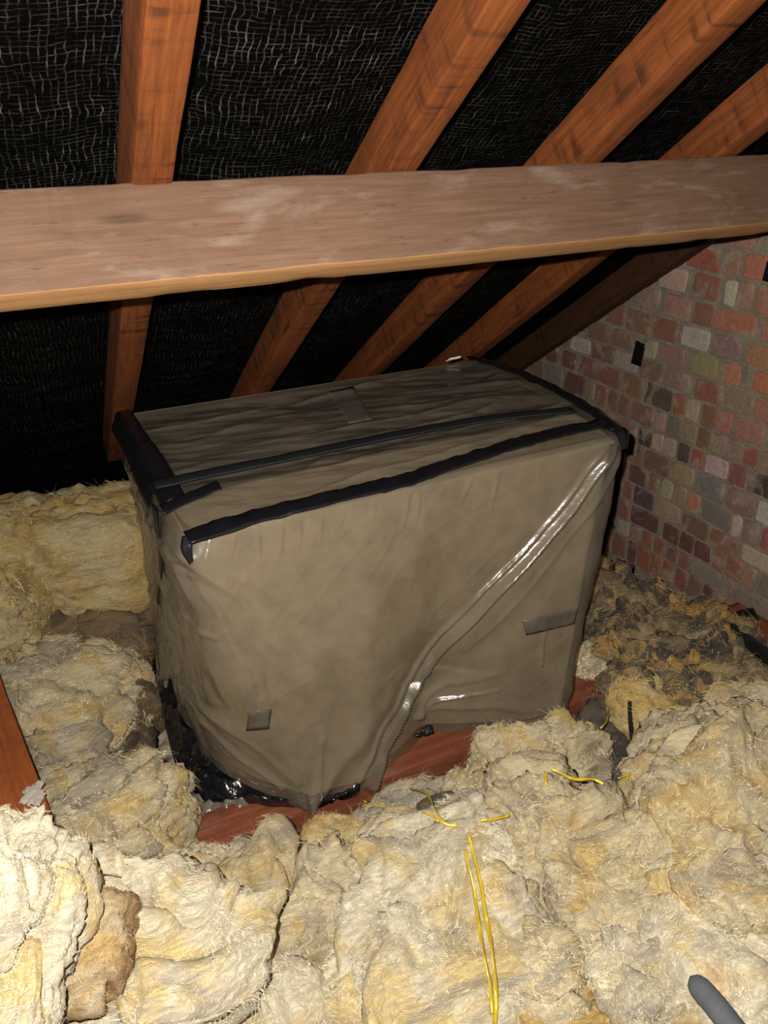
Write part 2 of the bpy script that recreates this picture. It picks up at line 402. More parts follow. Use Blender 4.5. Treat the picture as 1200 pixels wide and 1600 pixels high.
def place(o, c, ax, ay, az):
    m = Matrix.Identity(4)
    for i in range(3):
        m[i][0] = ax[i]; m[i][1] = ay[i]; m[i][2] = az[i]; m[i][3] = c[i]
    o.matrix_world = m
def flat_ends(o):
    for p in o.data.polygons:
        if len(p.vertices) > 4: p.use_smooth = False

rl = ['rust-brown rafter nearest the left edge, rising straight up above the purlin',
      'broad rust-brown rafter second from the left, crossing above the middle of the purlin',
      'orange-brown rafter with dark saw marks, third from the left',
      'rust-brown rafter meeting the purlin near the right edge, next to the wall rafter',
      'dark rafter lying against the brick gable wall']
r_end = 2.86
for i, (a, b) in enumerate(RAFTERS):
    r0, r1 = -.3, r_end
    h = K_FELT - .004 - K_UNDER
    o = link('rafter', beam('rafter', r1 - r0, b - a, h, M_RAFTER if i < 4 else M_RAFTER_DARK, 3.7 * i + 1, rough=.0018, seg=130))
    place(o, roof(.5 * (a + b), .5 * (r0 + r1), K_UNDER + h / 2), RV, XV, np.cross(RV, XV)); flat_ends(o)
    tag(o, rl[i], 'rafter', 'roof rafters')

# purlin: its top lies on the rafters' undersides
pd, pw = .157, .056
PX0, PX1 = -1.6, 1.868
me = beam('purlin', PX1 - PX0, pw, pd, None, 21.0, bev=.004, rough=.0022, seg=200, mats=[M_PURLIN, M_PURLIN_LIT_EDGE])
o = link('purlin', me)
ZV = -NV
place(o, roof(.5 * (PX0 + PX1), 1.084 + pw / 2, K_UNDER - pd / 2 + .002), XV, RV, np.cross(XV, RV)); flat_ends(o)
lowz = np.cross(XV, RV) @ NV
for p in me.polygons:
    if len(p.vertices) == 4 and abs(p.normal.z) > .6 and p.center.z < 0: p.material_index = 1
tag(o, 'thick horizontal purlin beam crossing the whole picture below the upper rafters', 'beam')

# ---- gable wall
XW = 1.87
def wyz(p):
    q = on_x(p, XW); return np.array([q[1], q[2]])
ML = [  # bed joints, top to bottom, as measured on the wall
    [(1100, 340), (1145, 351), (1200, 362)],
    [(1100, 378), (1145, 388), (1200, 397)],
    [(1072, 418), (1128, 432), (1200, 443)],
    [(1028, 448), (1083, 467), (1192, 493)],
    [(960, 470), (1000, 483), (1072, 505), (1178, 532)],
    [(942, 502), (1000, 524), (1062, 540), (1110, 556), (1200, 580)],
    [(917, 528), (985, 550), (1072, 582), (1117, 596), (1200, 620)],
    [(890, 547), (927, 560), (998, 588), (1080, 620), (1130, 640), (1200, 663)],
    [(850, 563), (880, 573), (917, 590), (968, 612), (1000, 628), (1093, 665), (1143, 683), (1190, 700)],
    [(810, 585), (875, 607), (927, 630), (1000, 663), (1062, 688), (1107, 707), (1158, 725), (1200, 740)],
    [(1000, 695), (1050, 717), (1100, 737), (1138, 755), (1200, 782)],
    [(995, 727), (1040, 746), (1083, 766), (1107, 780), (1143, 798), (1200, 823)],
    [(983, 752), (1020, 770), (1070, 795), (1107, 818), (1158, 845), (1192, 860)],
    [(975, 777), (1023, 805), (1067, 828), (1107, 850), (1160, 875), (1192, 895)],
    [(968, 808), (1028, 838), (1070, 862), (1110, 883), (1161, 916)],
    [(962, 830), (1017, 860), (1079, 896), (1126, 925), (1144, 942)],
    [(962, 868), (1048, 914), (1135, 970)],
]
CB = dict(r=(.245, .092, .06), s=(.34, .14, .095), o=(.36, .145, .08), p=(.28, .155, .115), m=(.215, .138, .115), b=(.185, .098, .065), t=(.27, .19, .12),
         u=(.36, .29, .20), w=(.40, .34, .265), g=(.19, .155, .12), d=(.12, .05, .04), k=(.055, .04, .036), y=(.27, .185, .13), h=(.085, .055, .05))
C = {k: tuple(.98 * x for x in v) for k, v in CB.items()}
CO = [
    [(1140, 1182, 's'), (1187, 1225, 't')],
    [(1075, 1128, 'r'), (1132, 1157, 'p'), (1163, 1202, 's')],
    [(1030, 1074, 'u'), (1083, 1125, 'r'), (1134, 1152, 'w'), (1158, 1178, 't'), (1184, 1222, 'o')],
    [(985, 1033, 'm'), (1038, 1080, 'p'), (1083, 1115, 'r'), (1115.5, 1182, 'o'), (1189, 1225, 's')],
    [(948, 976, 'b'), (980, 1018, 'b'), (1021, 1060, 'r'), (1066, 1109, 'w'), (1112, 1158, 'm'), (1166, 1225, 'o')],
    [(915, 953, 'b'), (957, 988, 'b'), (1011, 1028, 'u'), (1033, 1074, 'p'), (1079, 1122, 't'), (1130, 1158, 'o'), (1161, 1174, 'g'), (1178, 1220, 'o')],
    [(878, 891, 'b'), (893, 923, 'w'), (926, 960, 'b'), (961, 998, 'u'), (1001, 1037, 'b'), (1041, 1083, 'm'), (1087, 1131, 'r'), (1134, 1178, 't'), (1180, 1218, 's')],
    [(853, 872, 'd'), (880, 901, 'd'), (903, 970, 'b'), (974, 1004, 'r'), (1007, 1051, 'h'), (1054, 1071, 'r'), (1073, 1093, 'u'), (1097, 1120, 'r'), (1121, 1145, 's'), (1148, 1195, 'p')],
    [(824, 851, 'b'), (853, 880, 'g'), (883, 914, 'd'), (916, 930, 'g'), (932, 949, 'b'), (951, 966, 'b'), (968, 984, 'b'), (987, 1022, 'b'), (1025, 1041, 'y'), (1044, 1066, 'g'), (1068, 1089, 't'), (1090, 1111, 'b'), (1117, 1136, 't'), (1139, 1162, 'p'), (1164, 1184, 'r'), (1186, 1220, 't')],
    [(1000, 1019, 'k'), (1021, 1037, 'u'), (1038, 1056, 'u'), (1060, 1078, 'h'), (1082, 1100, 'r'), (1102, 1139, 'w'), (1141, 1166, 'r'), (1169, 1218, 'k')],
    [(996, 1004, 'r'), (1007, 1046, 'b'), (1048, 1085, 't'), (1088, 1133, 'g'), (1137, 1181, 'm'), (1184, 1225, 'w')],
    [(983, 1010, 'd'), (1016, 1031, 'r'), (1035, 1052, 'u'), (1054, 1073, 't'), (1075, 1094, 'o'), (1098, 1143, 'g'), (1145, 1160, 'w'), (1161, 1187, 'm'), (1191, 1222, 'r')],
    [(976, 988, 'r'), (990, 1022, 'h'), (1024, 1063, 'y'), (1067, 1107, 'b'), (1110, 1154, 'r'), (1159, 1215, 'u')],
    [(968, 983, 'r'), (986, 1030, 'd'), (1036, 1062, 'd'), (1063, 1084, 'd'), (1086, 1111, 'd'), (1114, 1133, 'r'), (1135, 1160, 'r'), (1162, 1182, 't')],
    [(966, 984, 'u'), (986, 1001, 'y'), (1004, 1020, 'r'), (1023, 1040, 'r'), (1043, 1058, 'b'), (1062, 1081, 'r'), (1084, 1126, 'g'), (1131, 1146, 'p')],
    [(958, 978, 'r'), (982, 995, 'd'), (996, 1017, 'r'), (1018, 1033, 'r'), (1035, 1053, 'r'), (1056, 1073, 'r'), (1075, 1095, 'b'), (1098, 1115, 'd'), (1116, 1140, 'r')],
]
LINES = []
for pts in ML:
    w = np.array([wyz(p) for p in pts]); w = w[np.argsort(w[:, 0])]; LINES.append(w)
def zline(k, y):
    """bed joint height: measured inside, level outside"""
    w = LINES[k]
    return float(np.interp(y, w[:, 0], w[:, 1]))
# mortar body
ny_, nz_ = 260, 150
yy = np.linspace(-.3, 3.4, ny_); P = np.zeros((ny_, nz_, 3))
for i, y in enumerate(yy):
    ztop = H0 + (K_FELT + .03 - NV[1] * y) / NV[2]
    P[i, :, 1] = y; P[i, :, 2] = np.linspace(0, max(.02, ztop), nz_)
q = P.reshape(-1, 3)
P[..., 0] = XW + (.003 * fbm(q * np.array([0, 25, 25]) + 3, 4)).reshape(ny_, nz_)
wall = struct(link('wall_right', grid_mesh('wall_right', P, True), M_MORTAR), 'old red brick gable wall with thick rough lime mortar', 'wall')
# brick shapes: unit plates with chipped outline, front towards -x
def brick_variant(seed):
    r = random.Random(seed); n = 10
    base = [(-.5, -.42), (-.42, -.5), (0.0, -.5), (.42, -.5), (.5, -.42), (.5, .42), (.42, .5), (0.0, .5), (-.42, .5), (-.5, .42)]
    out = []
    for x, y in base:
        out.append((x * (1 + r.uniform(-.06, .03)), y * (1 + r.uniform(-.10, .03))))
    if r.random() < .35:
        k = r.choice([0, 4, 5, 9]); x, y = out[k]; out[k] = (x * .8, y * .75)
    v = []; f = []
    for x, y in out: v.append((0.9, x, y))
    for x, y in out: v.append((-.35 + r.uniform(-.1, .1), x * .985, y * .975))
    for x, y in out: v.append((-.85 + r.uniform(-.15, .15), x * .90, y * .86))
    for j in range(n):
        k = (j + 1) % n
        f.append((j, j + n, k + n, k)); f.append((j + n, j + 2 * n, k + 2 * n, k + n))
    f.append(tuple(range(3 * n - 1, 2 * n - 1, -1)))
    me = mesh('brick', v, [tuple(reversed(g)) for g in f]); me.materials.append(M_BRICK)
    me.polygons.foreach_set('use_smooth', np.ones(len(me.polygons), bool)); me.polygons[len(me.polygons) - 1].use_smooth = False
    return me
BV = [brick_variant(100 + i) for i in range(14)]
def add_brick(y0, y1, z0a, z1a, z0b, z1b, c, rr):
    """y0<y1; z0/z1 lower/upper at the two ends"""
    yc = .5 * (y0 + y1); zc = .25 * (z0a + z1a + z0b + z1b); hgt = .5 * (z1a - z0a + z1b - z0b)
    if hgt < .02 or y1 - y0 < .012: return
    o = bpy.data.objects.new('brick', rr.choice(BV)); COL.objects.link(o); o.parent = wall
    ang = math.atan2(.5 * (z0b + z1b - z0a - z1a), y1 - y0)
    o.location = (XW - .002 + rr.uniform(-.0015, .0025), yc, zc); o.rotation_euler = (ang, 0, 0)
    o.scale = (.008, y1 - y0, hgt)
    col = [max(0, v * rr.uniform(.85, 1.15)) for v in c]; o.color = (*col, 1)
rr = random.Random(5)
J = .004
def roof_z(y): return H0 + (K_FELT - NV[1] * y) / NV[2]
nb = 0
PAL = 'rrsopbbtugdhmr'
for k, row in enumerate(CO):
    ym = []
    for (xa, xb, c) in row:
        ends = []
        for x in (xa, xb):
            # mid-height point of the course at this image x, refined on the wall
            pu = np.interp(x, [p[0] for p in ML[k]], [p[1] for p in ML[k]]); pl = np.interp(x, [p[0] for p in ML[k + 1]], [p[1] for p in ML[k + 1]])
            ends.append(wyz((x, .5 * (pu + pl)))[0])
        y1, y0 = ends                      # image left = farther = larger y
        if y1 < y0: y0, y1 = y1, y0
        ym += [y0, y1]
        y0 += .002; y1 -= .002
        add_brick(y0, y1, zline(k + 1, y0) + J, zline(k, y0) - J, zline(k + 1, y1) + J, zline(k, y1) - J, C[c], rr); nb += 1
    # the course runs on behind the box and out of the picture, in level brickwork
    y = max(ym) + .012
    while y < 2.75 and nb < 300:
        L = rr.choice([.215, .105, .215, .10])
        zu, zl = zline(k, y), zline(k + 1, y)
        if zl > roof_z(y + L) - .02: break
        if zl < .14: break
        add_brick(y, y + L, zl + J, zu - J, zl + J, zu - J, C[rr.choice(PAL)], rr); nb += 1; y += L + .012
    y = min(ym) - .012
    while y > .95 and nb < 300:
        L = rr.choice([.215, .105, .215, .10])
        zu, zl = zline(k, y), zline(k + 1, y)
        add_brick(y - L, y, zl + J, zu - J, zl + J, zu - J, C[rr.choice(PAL)], rr); nb += 1; y -= L + .012
# ------------------------------------------------------------------ joists and bearer
def box_between(name, p0, p1, w, h, mat, seed, seg=60):
    """beam whose TOP centre line runs p0 -> p1"""
    p0 = np.array(p0); p1 = np.array(p1); L = np.linalg.norm(p1 - p0); ax = (p1 - p0) / L
    up = np.array([0, 0, 1.0]); ay = np.cross(up, ax); ay /= np.linalg.norm(ay); az = np.cross(ax, ay)
    o = link(name, beam(name, L, w, h, mat, seed, seg=seg)); place(o, .5 * (p0 + p1) - az * h / 2, ax, ay, az); flat_ends(o); return o
ZB = H0 - 1.45                              # bearer top
o = box_between('bearer', (.08, 1.25 + .05, ZB), (1.42, 1.25 + .05, ZB), .10, .09, M_JOIST, 4.0, 90)
tag(o, 'red-brown timber bearer under the front edge of the wrapped box', 'beam')
ZJ = ZB - .09
a = on_z((905, 1168), ZJ - .005)
o = box_between('joist', (1.235, .30, ZJ), (1.235, 3.0, ZJ), .07, ZJ, M_JOIST_OLD, 9.0)
tag(o, 'brown joist end showing between wool lumps below the box right corner', 'joist')
lt0, lt1 = on_z((0, 1052), H0 - 1.16), on_z((84, 1275), H0 - 1.16)
dv = (lt1 - lt0) / np.linalg.norm(lt1 - lt0); sd = np.array([dv[1], -dv[0], 0]); sd = sd if sd[0] < 0 else -sd
tie = o = box_between('ceiling_tie', lt0 - dv * .75 + sd * .05, lt1 + dv * .65 + sd * .05, .10, .16, M_TIE, 15.0, 90)
tag(o, 'bright red-brown timber at the left edge with a white lime splash', 'beam')
# ------------------------------------------------------------------ the wrapped box
root = empty('wrapped_box', (.70, 1.62, ZB))
tag(root, 'large box wrapped in milky grey plastic film with black tape edges', 'box')
ZT = H0 - .66
St = [  # (top x, y), bottom point
    ((.205, 2.00), (.185, 2.02, ZB)),
    ((.195, 1.75), (.145, 1.82, ZB + .02)),
    ((.185, 1.50), tuple(on_y((266, 1060), 1.66))),
    ((.186, 1.36), tuple(on_y((302, 1150), 1.50))),
    ((.198, 1.28), tuple(on_y((346, 1199), 1.39))),
    ((.235, 1.252), tuple(on_y((392, 1226), 1.33))),
    ((.31, 1.25), tuple(on_y((436, 1241), 1.295))),
    ((.42, 1.25), tuple(on_y((490, 1256), 1.262))),
    ((.50, 1.25), tuple(on_y((530, 1242), 1.258))),
    ((.565, 1.25), tuple(on_y((575, 1231), 1.243))),
    ((.62, 1.25), tuple(on_y((600, 1205), 1.266))),
    ((.70, 1.25), tuple(on_y((640, 1170), 1.305))),
    ((.76, 1.25), tuple(on_y((665, 1144), 1.335))),
    ((.85, 1.25), tuple(on_y((720, 1141), 1.30))),
    ((.98, 1.25), tuple(on_y((790, 1138), 1.255))),
    ((1.13, 1.25), tuple(on_y((860, 1132), 1.232))),
    ((1.20, 1.25), tuple(on_y((882, 1129), 1.228))),
    ((1.25, 1.28), (1.155, 1.31, ZB)),
    ((1.30, 1.50), (1.19, 1.50, ZB)),
    ((1.325, 1.72), (1.22, 1.75, ZB)),
    ((1.29, 1.97), (1.20, 1.97, ZB)),
]
top = np.array([s[0] for s in St]); bot = np.array([s[1] for s in St])
cl = np.concatenate([[0], np.cumsum(np.linalg.norm(np.diff(top, axis=0), axis=1) + .5 * np.linalg.norm(np.diff(bot, axis=0), axis=1))])
def catmull(P, c, s):
    P = np.asarray(P); out = np.zeros((len(s), P.shape[1])); j = np.clip(np.searchsorted(c, s, side='right') - 1, 0, len(c) - 2)
    m = np.zeros_like(P, float)
    m[1:-1] = (P[2:] - P[:-2]) / (c[2:] - c[:-2])[:, None]; m[0] = (P[1] - P[0]) / (c[1] - c[0]); m[-1] = (P[-1] - P[-2]) / (c[-1] - c[-2])
    h = (c[j + 1] - c[j]); t = ((s - c[j]) / h)[:, None]; h = h[:, None]
    return (2 * t**3 - 3 * t**2 + 1) * P[j] + (t**3 - 2 * t**2 + t) * h * m[j] + (-2 * t**3 + 3 * t**2) * P[j + 1] + (t**3 - t**2) * h * m[j + 1]
NS, NTT = 560, 230
ss = np.linspace(0, cl[-1], NS); tt = np.linspace(0, 1, NTT)
tp = catmull(top, cl, ss); bp = catmull(bot, cl, ss)
w = (tt ** 1.25)[None, :, None]
SUR = np.zeros((NS, NTT, 3))
SUR[..., :2] = tp[:, None, :] * (1 - w) + bp[:, None, :2] * w
SUR[..., 2] = ZT * (1 - tt[None]) + bp[:, 2][:, None] * tt[None]
# outward normals in plan
tg = np.gradient(SUR[..., :2], axis=0); nrm = np.stack([tg[..., 1], -tg[..., 0]], -1); nrm /= np.linalg.norm(nrm, axis=-1, keepdims=True) + 1e-9
cen = np.array([.72, 1.65]); sgn = np.sign(((SUR[..., :2] - cen) * nrm).sum(-1)); nrm *= np.where(sgn == 0, 1, sgn)[..., None]
def fxz(p): q = on_y(p, 1.25); return np.array([q[0], q[2]])
def seg_d(X, Z, a, b):
    d = b - a; L = np.linalg.norm(d); t = ((X - a[0]) * d[0] + (Z - a[1]) * d[1]) / (L * L)
    tc = np.clip(t, 0, 1); dx = X - (a[0] + tc * d[0]); dz = Z - (a[1] + tc * d[1])
    side = (X - a[0]) * d[1] / L - (Z - a[1]) * d[0] / L
    return np.hypot(dx, dz), tc, side
X, Z = SUR[..., 0], SUR[..., 2]
disp = np.zeros((NS, NTT))
wob = .012 * noise(np.stack([X.ravel() * 7, Z.ravel() * 7, X.ravel() * 0], 1)).reshape(NS, NTT)
Xw, Zw = X + wob, Z + .7 * wob
def fold(pts, width, amp, taper=(1, 1), kind='tent'):
    global disp
    q = [fxz(p) for p in pts]; n = len(q) - 1
    best = np.full((NS, NTT), 9.0); tb = np.zeros((NS, NTT))
    for i in range(n):
        d, t, s = seg_d(Xw, Zw, q[i], q[i + 1]); mk = d < best
        best = np.where(mk, d, best); tb = np.where(mk, (i + t) / n, tb)
    width = width * .85; a = 1.6 * amp * (taper[0] + (taper[1] - taper[0]) * tb)
    if kind == 'tent': e = np.clip(1 - best / width, 0, 1) ** 1.3
    else: e = np.exp(-(best / width) ** 2)
    disp += a * e
# the long tension fold and its companions
fold([(968, 690), (895, 790), (790, 915), (690, 1050), (640, 1120), (578, 1222)], .022, .020, (.7, 1.1))
fold([(955, 690), (870, 800), (760, 930), (660, 1060), (560, 1215)], .012, .010, (.7, 1.0))
fold([(985, 705), (930, 790), (840, 905), (740, 1030)], .014, .007, (1, .2))
fold([(990, 710), (960, 800), (930, 920), (905, 1040), (885, 1120)], .03, .010, (1, .6), 'g')
fold([(800, 900), (690, 1050), (600, 1180)], .075, -.010, (.3, 1), 'g')
fold([(905, 840), (800, 980), (690, 1110)], .05, -.008, (.5, 1), 'g')
# folds fanning from the left end of the front tape
fold([(300, 880), (340, 990), (400, 1100), (478, 1245)], .05, .016, (.5, 1), 'g')
fold([(300, 890), (420, 1060), (450, 1150), (485, 1250)], .015, -.008, (.3, 1))
fold([(292, 885), (315, 960), (345, 1060), (370, 1120)], .016, .008, (1, .2))
fold([(282, 890), (295, 1000), (318, 1100), (350, 1180)], .016, .007, (1, .5))
fold([(272, 900), (280, 1020), (300, 1120)], .014, .007, (1, .6))
fold([(300, 870), (390, 960), (460, 1060)], .02, .006, (1, .1))
fold([(256, 860), (272, 930), (300, 990), (342, 1004)], .012, .008, (1, .4))
fold([(262, 900), (268, 1000), (282, 1090), (312, 1160)], .012, .008, (1, .5))
fold([(310, 900), (360, 1000), (420, 1120)], .014, .006, (1, .2))
fold([(330, 880), (450, 940), (560, 1020)], .03, .005, (1, .1), 'g')
fold([(560, 800), (600, 900), (560, 1030)], .05, .006, (.4, .2), 'g')
fold([(720, 760), (640, 900), (520, 1010)], .04, .006, (.4, .3), 'g')
# folds drawn towards the lowest point of the hem
fold([(640, 1065), (560, 1160), (492, 1252)], .03, .012, (.1, 1), 'g')
fold([(430, 1090), (460, 1180), (490, 1252)], .014, .008, (.1, 1))
fold([(520, 1100), (505, 1180), (492, 1252)], .018, .007, (.1, 1))
fold([(700, 1075), (600, 1170), (545, 1240)], .02, .008, (.1, 1))
fold([(320, 1175), (380, 1215), (450, 1238)], .016, .009, (.6, 1))
fold([(315, 1150), (400, 1185), (470, 1225)], .02, .006, (.6, .6))
fold([(650, 1085), (700, 1070), (760, 1060)], .02, -.006, (.6, .4))
# right lower corner
fold([(690, 1128), (740, 1102), (780, 1085)], .012, .008, (1, .4))
fold([(850, 965), (845, 1030)], .012, .008, (.2, 1))
fold([(812, 1080), (870, 1105), (884, 1128)], .02, .007, (.1, 1))
fold([(860, 1060), (884, 1128)], .016, .007, (.1, 1))
fold([(668, 1140), (720, 1090), (800, 1050)], .018, .007, (1, .1))
fold([(668, 1140), (780, 1110), (870, 1100)], .02, .006, (1, .1))
# small gathers below the front tape
for x, l in ((330, 30), (372, 24), (405, 40), (442, 50), (470, 36), (505, 42), (540, 30), (585, 26), (640, 48), (655, 40), (700, 24), (738, 34), (775, 58), (812, 26), (850, 30)):
    y = 838 + (x - 290) * -.268
    fold([(x, y + 14), (x - 6 + random.uniform(-6, 8), y + 14 + l * 1.5)], .009, .0065, (1, .1))
nz = fbm(np.stack([X.ravel() * 3.2 + 5, SUR[..., 1].ravel() * 3.2, Z.ravel() * 2.4], 1), 3).reshape(NS, NTT)
nf = noise(np.stack([X.ravel() * 26 + Z.ravel() * 12, SUR[..., 1].ravel() * 22, Z.ravel() * 9], 1)).reshape(NS, NTT)
# left side: tall soft vertical pleats
lft = smooth(.24, .17, X) 
pl = noise(np.stack([SUR[..., 1].ravel() * 22, Z.ravel() * 1.8, X.ravel() * 0 + 4], 1)).reshape(NS, NTT)
env = smooth(0, .07, tt)[None]
cr1 = np.abs(noise(np.stack([(X.ravel() * .8 + Z.ravel() * .6) * 6 + 3, SUR[..., 1].ravel() * 6, (Z.ravel() * .8 - X.ravel() * .6) * 2.0], 1))).reshape(NS, NTT)
cr2 = np.abs(noise(np.stack([(X.ravel() * .7 - Z.ravel() * .7) * 14 + 9, SUR[..., 1].ravel() * 14, (Z.ravel() + X.ravel()) * 4.0], 1))).reshape(NS, NTT)
disp += .004 * np.exp(-(cr1 / .16) ** 2) * smooth(ZT - .12, ZB + .25, Z) + .0010 * np.exp(-(cr2 / .12) ** 2)
disp = (disp + .010 * nz + .0022 * nf) * env + lft * .012 * pl * env
LIN = SUR.copy(); gap = .020 + .006 * nz - .006 * (tt[None] - .5)
gap = np.maximum(gap, .016 - disp)
LIN[..., 0] -= nrm[..., 0] * gap; LIN[..., 1] -= nrm[..., 1] * gap
SUR[..., 0] += nrm[..., 0] * disp; SUR[..., 1] += nrm[..., 1] * disp
# vertical seam pushed in at the front-left corner
# shoulder: round the top over
R_ = .02; kz = (ZT - SUR[..., 2])
inn = np.where(kz < R_, R_ - np.sqrt(np.clip(R_**2 - (R_ - kz)**2, 0, None)), 0)
SUR[..., 0] -= nrm[..., 0] * inn; SUR[..., 1] -= nrm[..., 1] * inn
# hem rolls under a little
SUR[:, -2:, 2] -= .004
cov_side = SUR
# top sheet
NU, NW = 260, 200
A = np.array([[.212, 1.262], [1.245, 1.262], [1.30, 1.97], [.215, 1.985]])
U, V = np.meshgrid(np.linspace(0, 1, NU), np.linspace(0, 1, NW), indexing='ij')
rx = 1.235 + .075 * np.sin(np.clip(V, 0, 1) * 2.2) ; lx = .20 + 0 * V
TX = lx + (rx - lx) * U; TY = 1.262 + (1.985 - 1.262) * V - .02 * U * V
edge = np.minimum.reduce([U * 12, (1 - U) * 12, V * 12, (1 - V) * 12]); edge = smooth(0, 1, edge)
g1 = fbm(np.stack([TX.ravel() * 2.2, TY.ravel() * 11 + TX.ravel() * 2.5, TX.ravel() * 0], 1), 4).reshape(NU, NW)
g2 = fbm(np.stack([TX.ravel() * 5, TY.ravel() * 5, TX.ravel() * 0 + 8], 1), 3).reshape(NU, NW)
creas = 1 - np.abs(noise(np.stack([TX.ravel() * 1.6 - TY.ravel() * 2.2, TY.ravel() * 9, TX.ravel() * 0 + 2], 1)).reshape(NU, NW)) * 2
TZ = ZT + .0015 + edge * (.007 * g1 + .006 * g2 + .006 * np.clip(creas, 0, 1) ** 4 - .004)
# soft roll between the two straps, and a seam step under the rear strap
TZ += edge * .006 * np.exp(-((TY - 1.40) / .05) ** 2) - .004 * np.exp(-((TY - 1.49) / .02) ** 2)
TOP = np.stack([TX, TY, TZ], -1)
n1 = cov_side.shape[0] * cov_side.shape[1]
def grid_quads(n, m, off=0):
    idx = np.arange(n * m).reshape(n, m) + off
    return np.stack([idx[:-1, :-1].ravel(), idx[1:, :-1].ravel(), idx[1:, 1:].ravel(), idx[:-1, 1:].ravel()], 1)
vv = np.concatenate([cov_side.reshape(-1, 3), TOP.reshape(-1, 3)]); qq = np.concatenate([grid_quads(NS, NTT)[:, ::-1], grid_quads(NU, NW, n1)])
# back of the cover: a plain drop
bk = np.zeros((30, 20, 3)); bu = np.linspace(0, 1, 30)[:, None]; bv = np.linspace(0, 1, 20)[None]
bk[..., 0] = (.205 + 1.085 * bu) * (1 - bv) + (.185 + 1.015 * bu) * bv; bk[..., 1] = 2.0 - .03 * bu + .01 * np.sin(bu * 40) * bv; bk[..., 2] = ZT * (1 - bv) + ZB * bv
qq = np.concatenate([qq, grid_quads(30, 20, len(vv))]); vv = np.concatenate([vv, bk.reshape(-1, 3)])
cover = adopt(link('plastic_cover', fast_mesh('plastic_cover', vv, qq), M_FILM), root); cover['label'] = 'milky grey plastic film cover'

# inner carton with parcel tape, showing faintly through the film
def rounded_box(name, lo, hi, b, mat):
    bm = bmesh.new(); bmesh.ops.create_cube(bm, size=1)
    lo = Vector(lo); hi = Vector(hi)
    for v in bm.verts: v.co = Vector([(lo[i] + hi[i]) / 2 + v.co[i] * (hi[i] - lo[i]) for i in range(3)])
    if b: bmesh.ops.bevel(bm, geom=list(bm.edges), offset=b, segments=3, affect='EDGES')
    me = bpy.data.meshes.new(name); bm.to_mesh(me); bm.free(); return link(name, me, mat, None, False)
LIN = LIN[::4, 6:NTT - 1:4]
liner = adopt(link('liner', grid_mesh('liner', LIN, True), M_BOARD), root); liner['label'] = 'pale lining sheet seen dimly through the film'
shelf = adopt(rounded_box('inner_top', (.205, 1.275, ZT - .03), (1.235, 1.955, ZT - .023), .003, M_BOARD), root)
lid = adopt(rounded_box('dark_top_sheet', (.205, 1.47, ZT - .022), (1.285, 1.965, ZT - .014), .003, M_TOP_DARK), root); lid['label'] = 'dark sheet added under the top film to darken it'  # invented near-black sheet that makes the box top read darker
def strip(name, rows, mat, nseg=40, nacross=6, thick=.0015, wave=0.0, parent=None, seed=0):
    """sheet through several 3D polylines (rows), resampled smoothly"""
    R = []
    for r in rows:
        r = np.array(r, float); c = np.concatenate([[0], np.cumsum(np.linalg.norm(np.diff(r, axis=0), axis=1))]); R.append(catmull(r, c, np.linspace(0, c[-1], nseg)))
    R = np.array(R); k = len(R); c = np.arange(k, dtype=float)
    if k > 2: out = np.stack([catmull(R[:, j], c, np.linspace(0, k - 1, nacross)) for j in range(nseg)], 0)
    else: 
        a = np.linspace(0, 1, nacross)[None, :, None]; out = R[0][:, None] * (1 - a) + R[1][:, None] * a
    if wave:
        nn_ = fbm(out.reshape(-1, 3) * 25 + seed, 3).reshape(nseg, nacross); out[..., 2] += wave * nn_
    o = link(name, grid_mesh(name, out), mat); solid(o, thick, 0)
    if parent is not None: adopt(o, parent)
    return o
FR = cov_side.reshape(-1, 3); fr_rel = (FR - EYE) @ MC
FR_PX = np.stack([600 + F * fr_rel[:, 0] / fr_rel[:, 1], 800 - F * fr_rel[:, 2] / fr_rel[:, 1]], 1); FR_D = np.linalg.norm(fr_rel, axis=1)
TP = TOP.reshape(-1, 3); tp_rel = (TP - EYE) @ MC
TP_PX = np.stack([600 + F * tp_rel[:, 0] / tp_rel[:, 1], 800 - F * tp_rel[:, 2] / tp_rel[:, 1]], 1); TP_D = np.linalg.norm(tp_rel, axis=1)
def film_patch(c, n, m, PXs, Ds):
    """a taped patch lying on the film, following its folds; c = four corners"""
    c = np.array(c, float); P = np.zeros((n, m, 3))
    for i_ in range(n):
        for j_ in range(m):
            u, v = i_ / (n - 1), j_ / (m - 1)
            p = (c[0] * (1 - u) + c[1] * u) * (1 - v) + (c[3] * (1 - u) + c[2] * u) * v
            d2 = ((PXs - p) ** 2).sum(1); k_ = np.argpartition(d2, 8)[:8]
            P[i_, j_] = at_d(p, np.min(Ds[k_]) - .006)
    o = link('parcel_tape', grid_mesh('parcel_tape', P), M_TAPE_IN); solid(o, .0006, 0); adopt(o, cover); return o
film_patch(((388, 1112), (424, 1108), (420, 1139), (385, 1142)), 8, 6, FR_PX, FR_D)
film_patch(((815, 970), (903, 950), (898, 975), (822, 993)), 22, 7, FR_PX, FR_D)
film_patch(((512, 612), (552, 604), (582, 655), (545, 662)), 10, 14, TP_PX, TP_D)
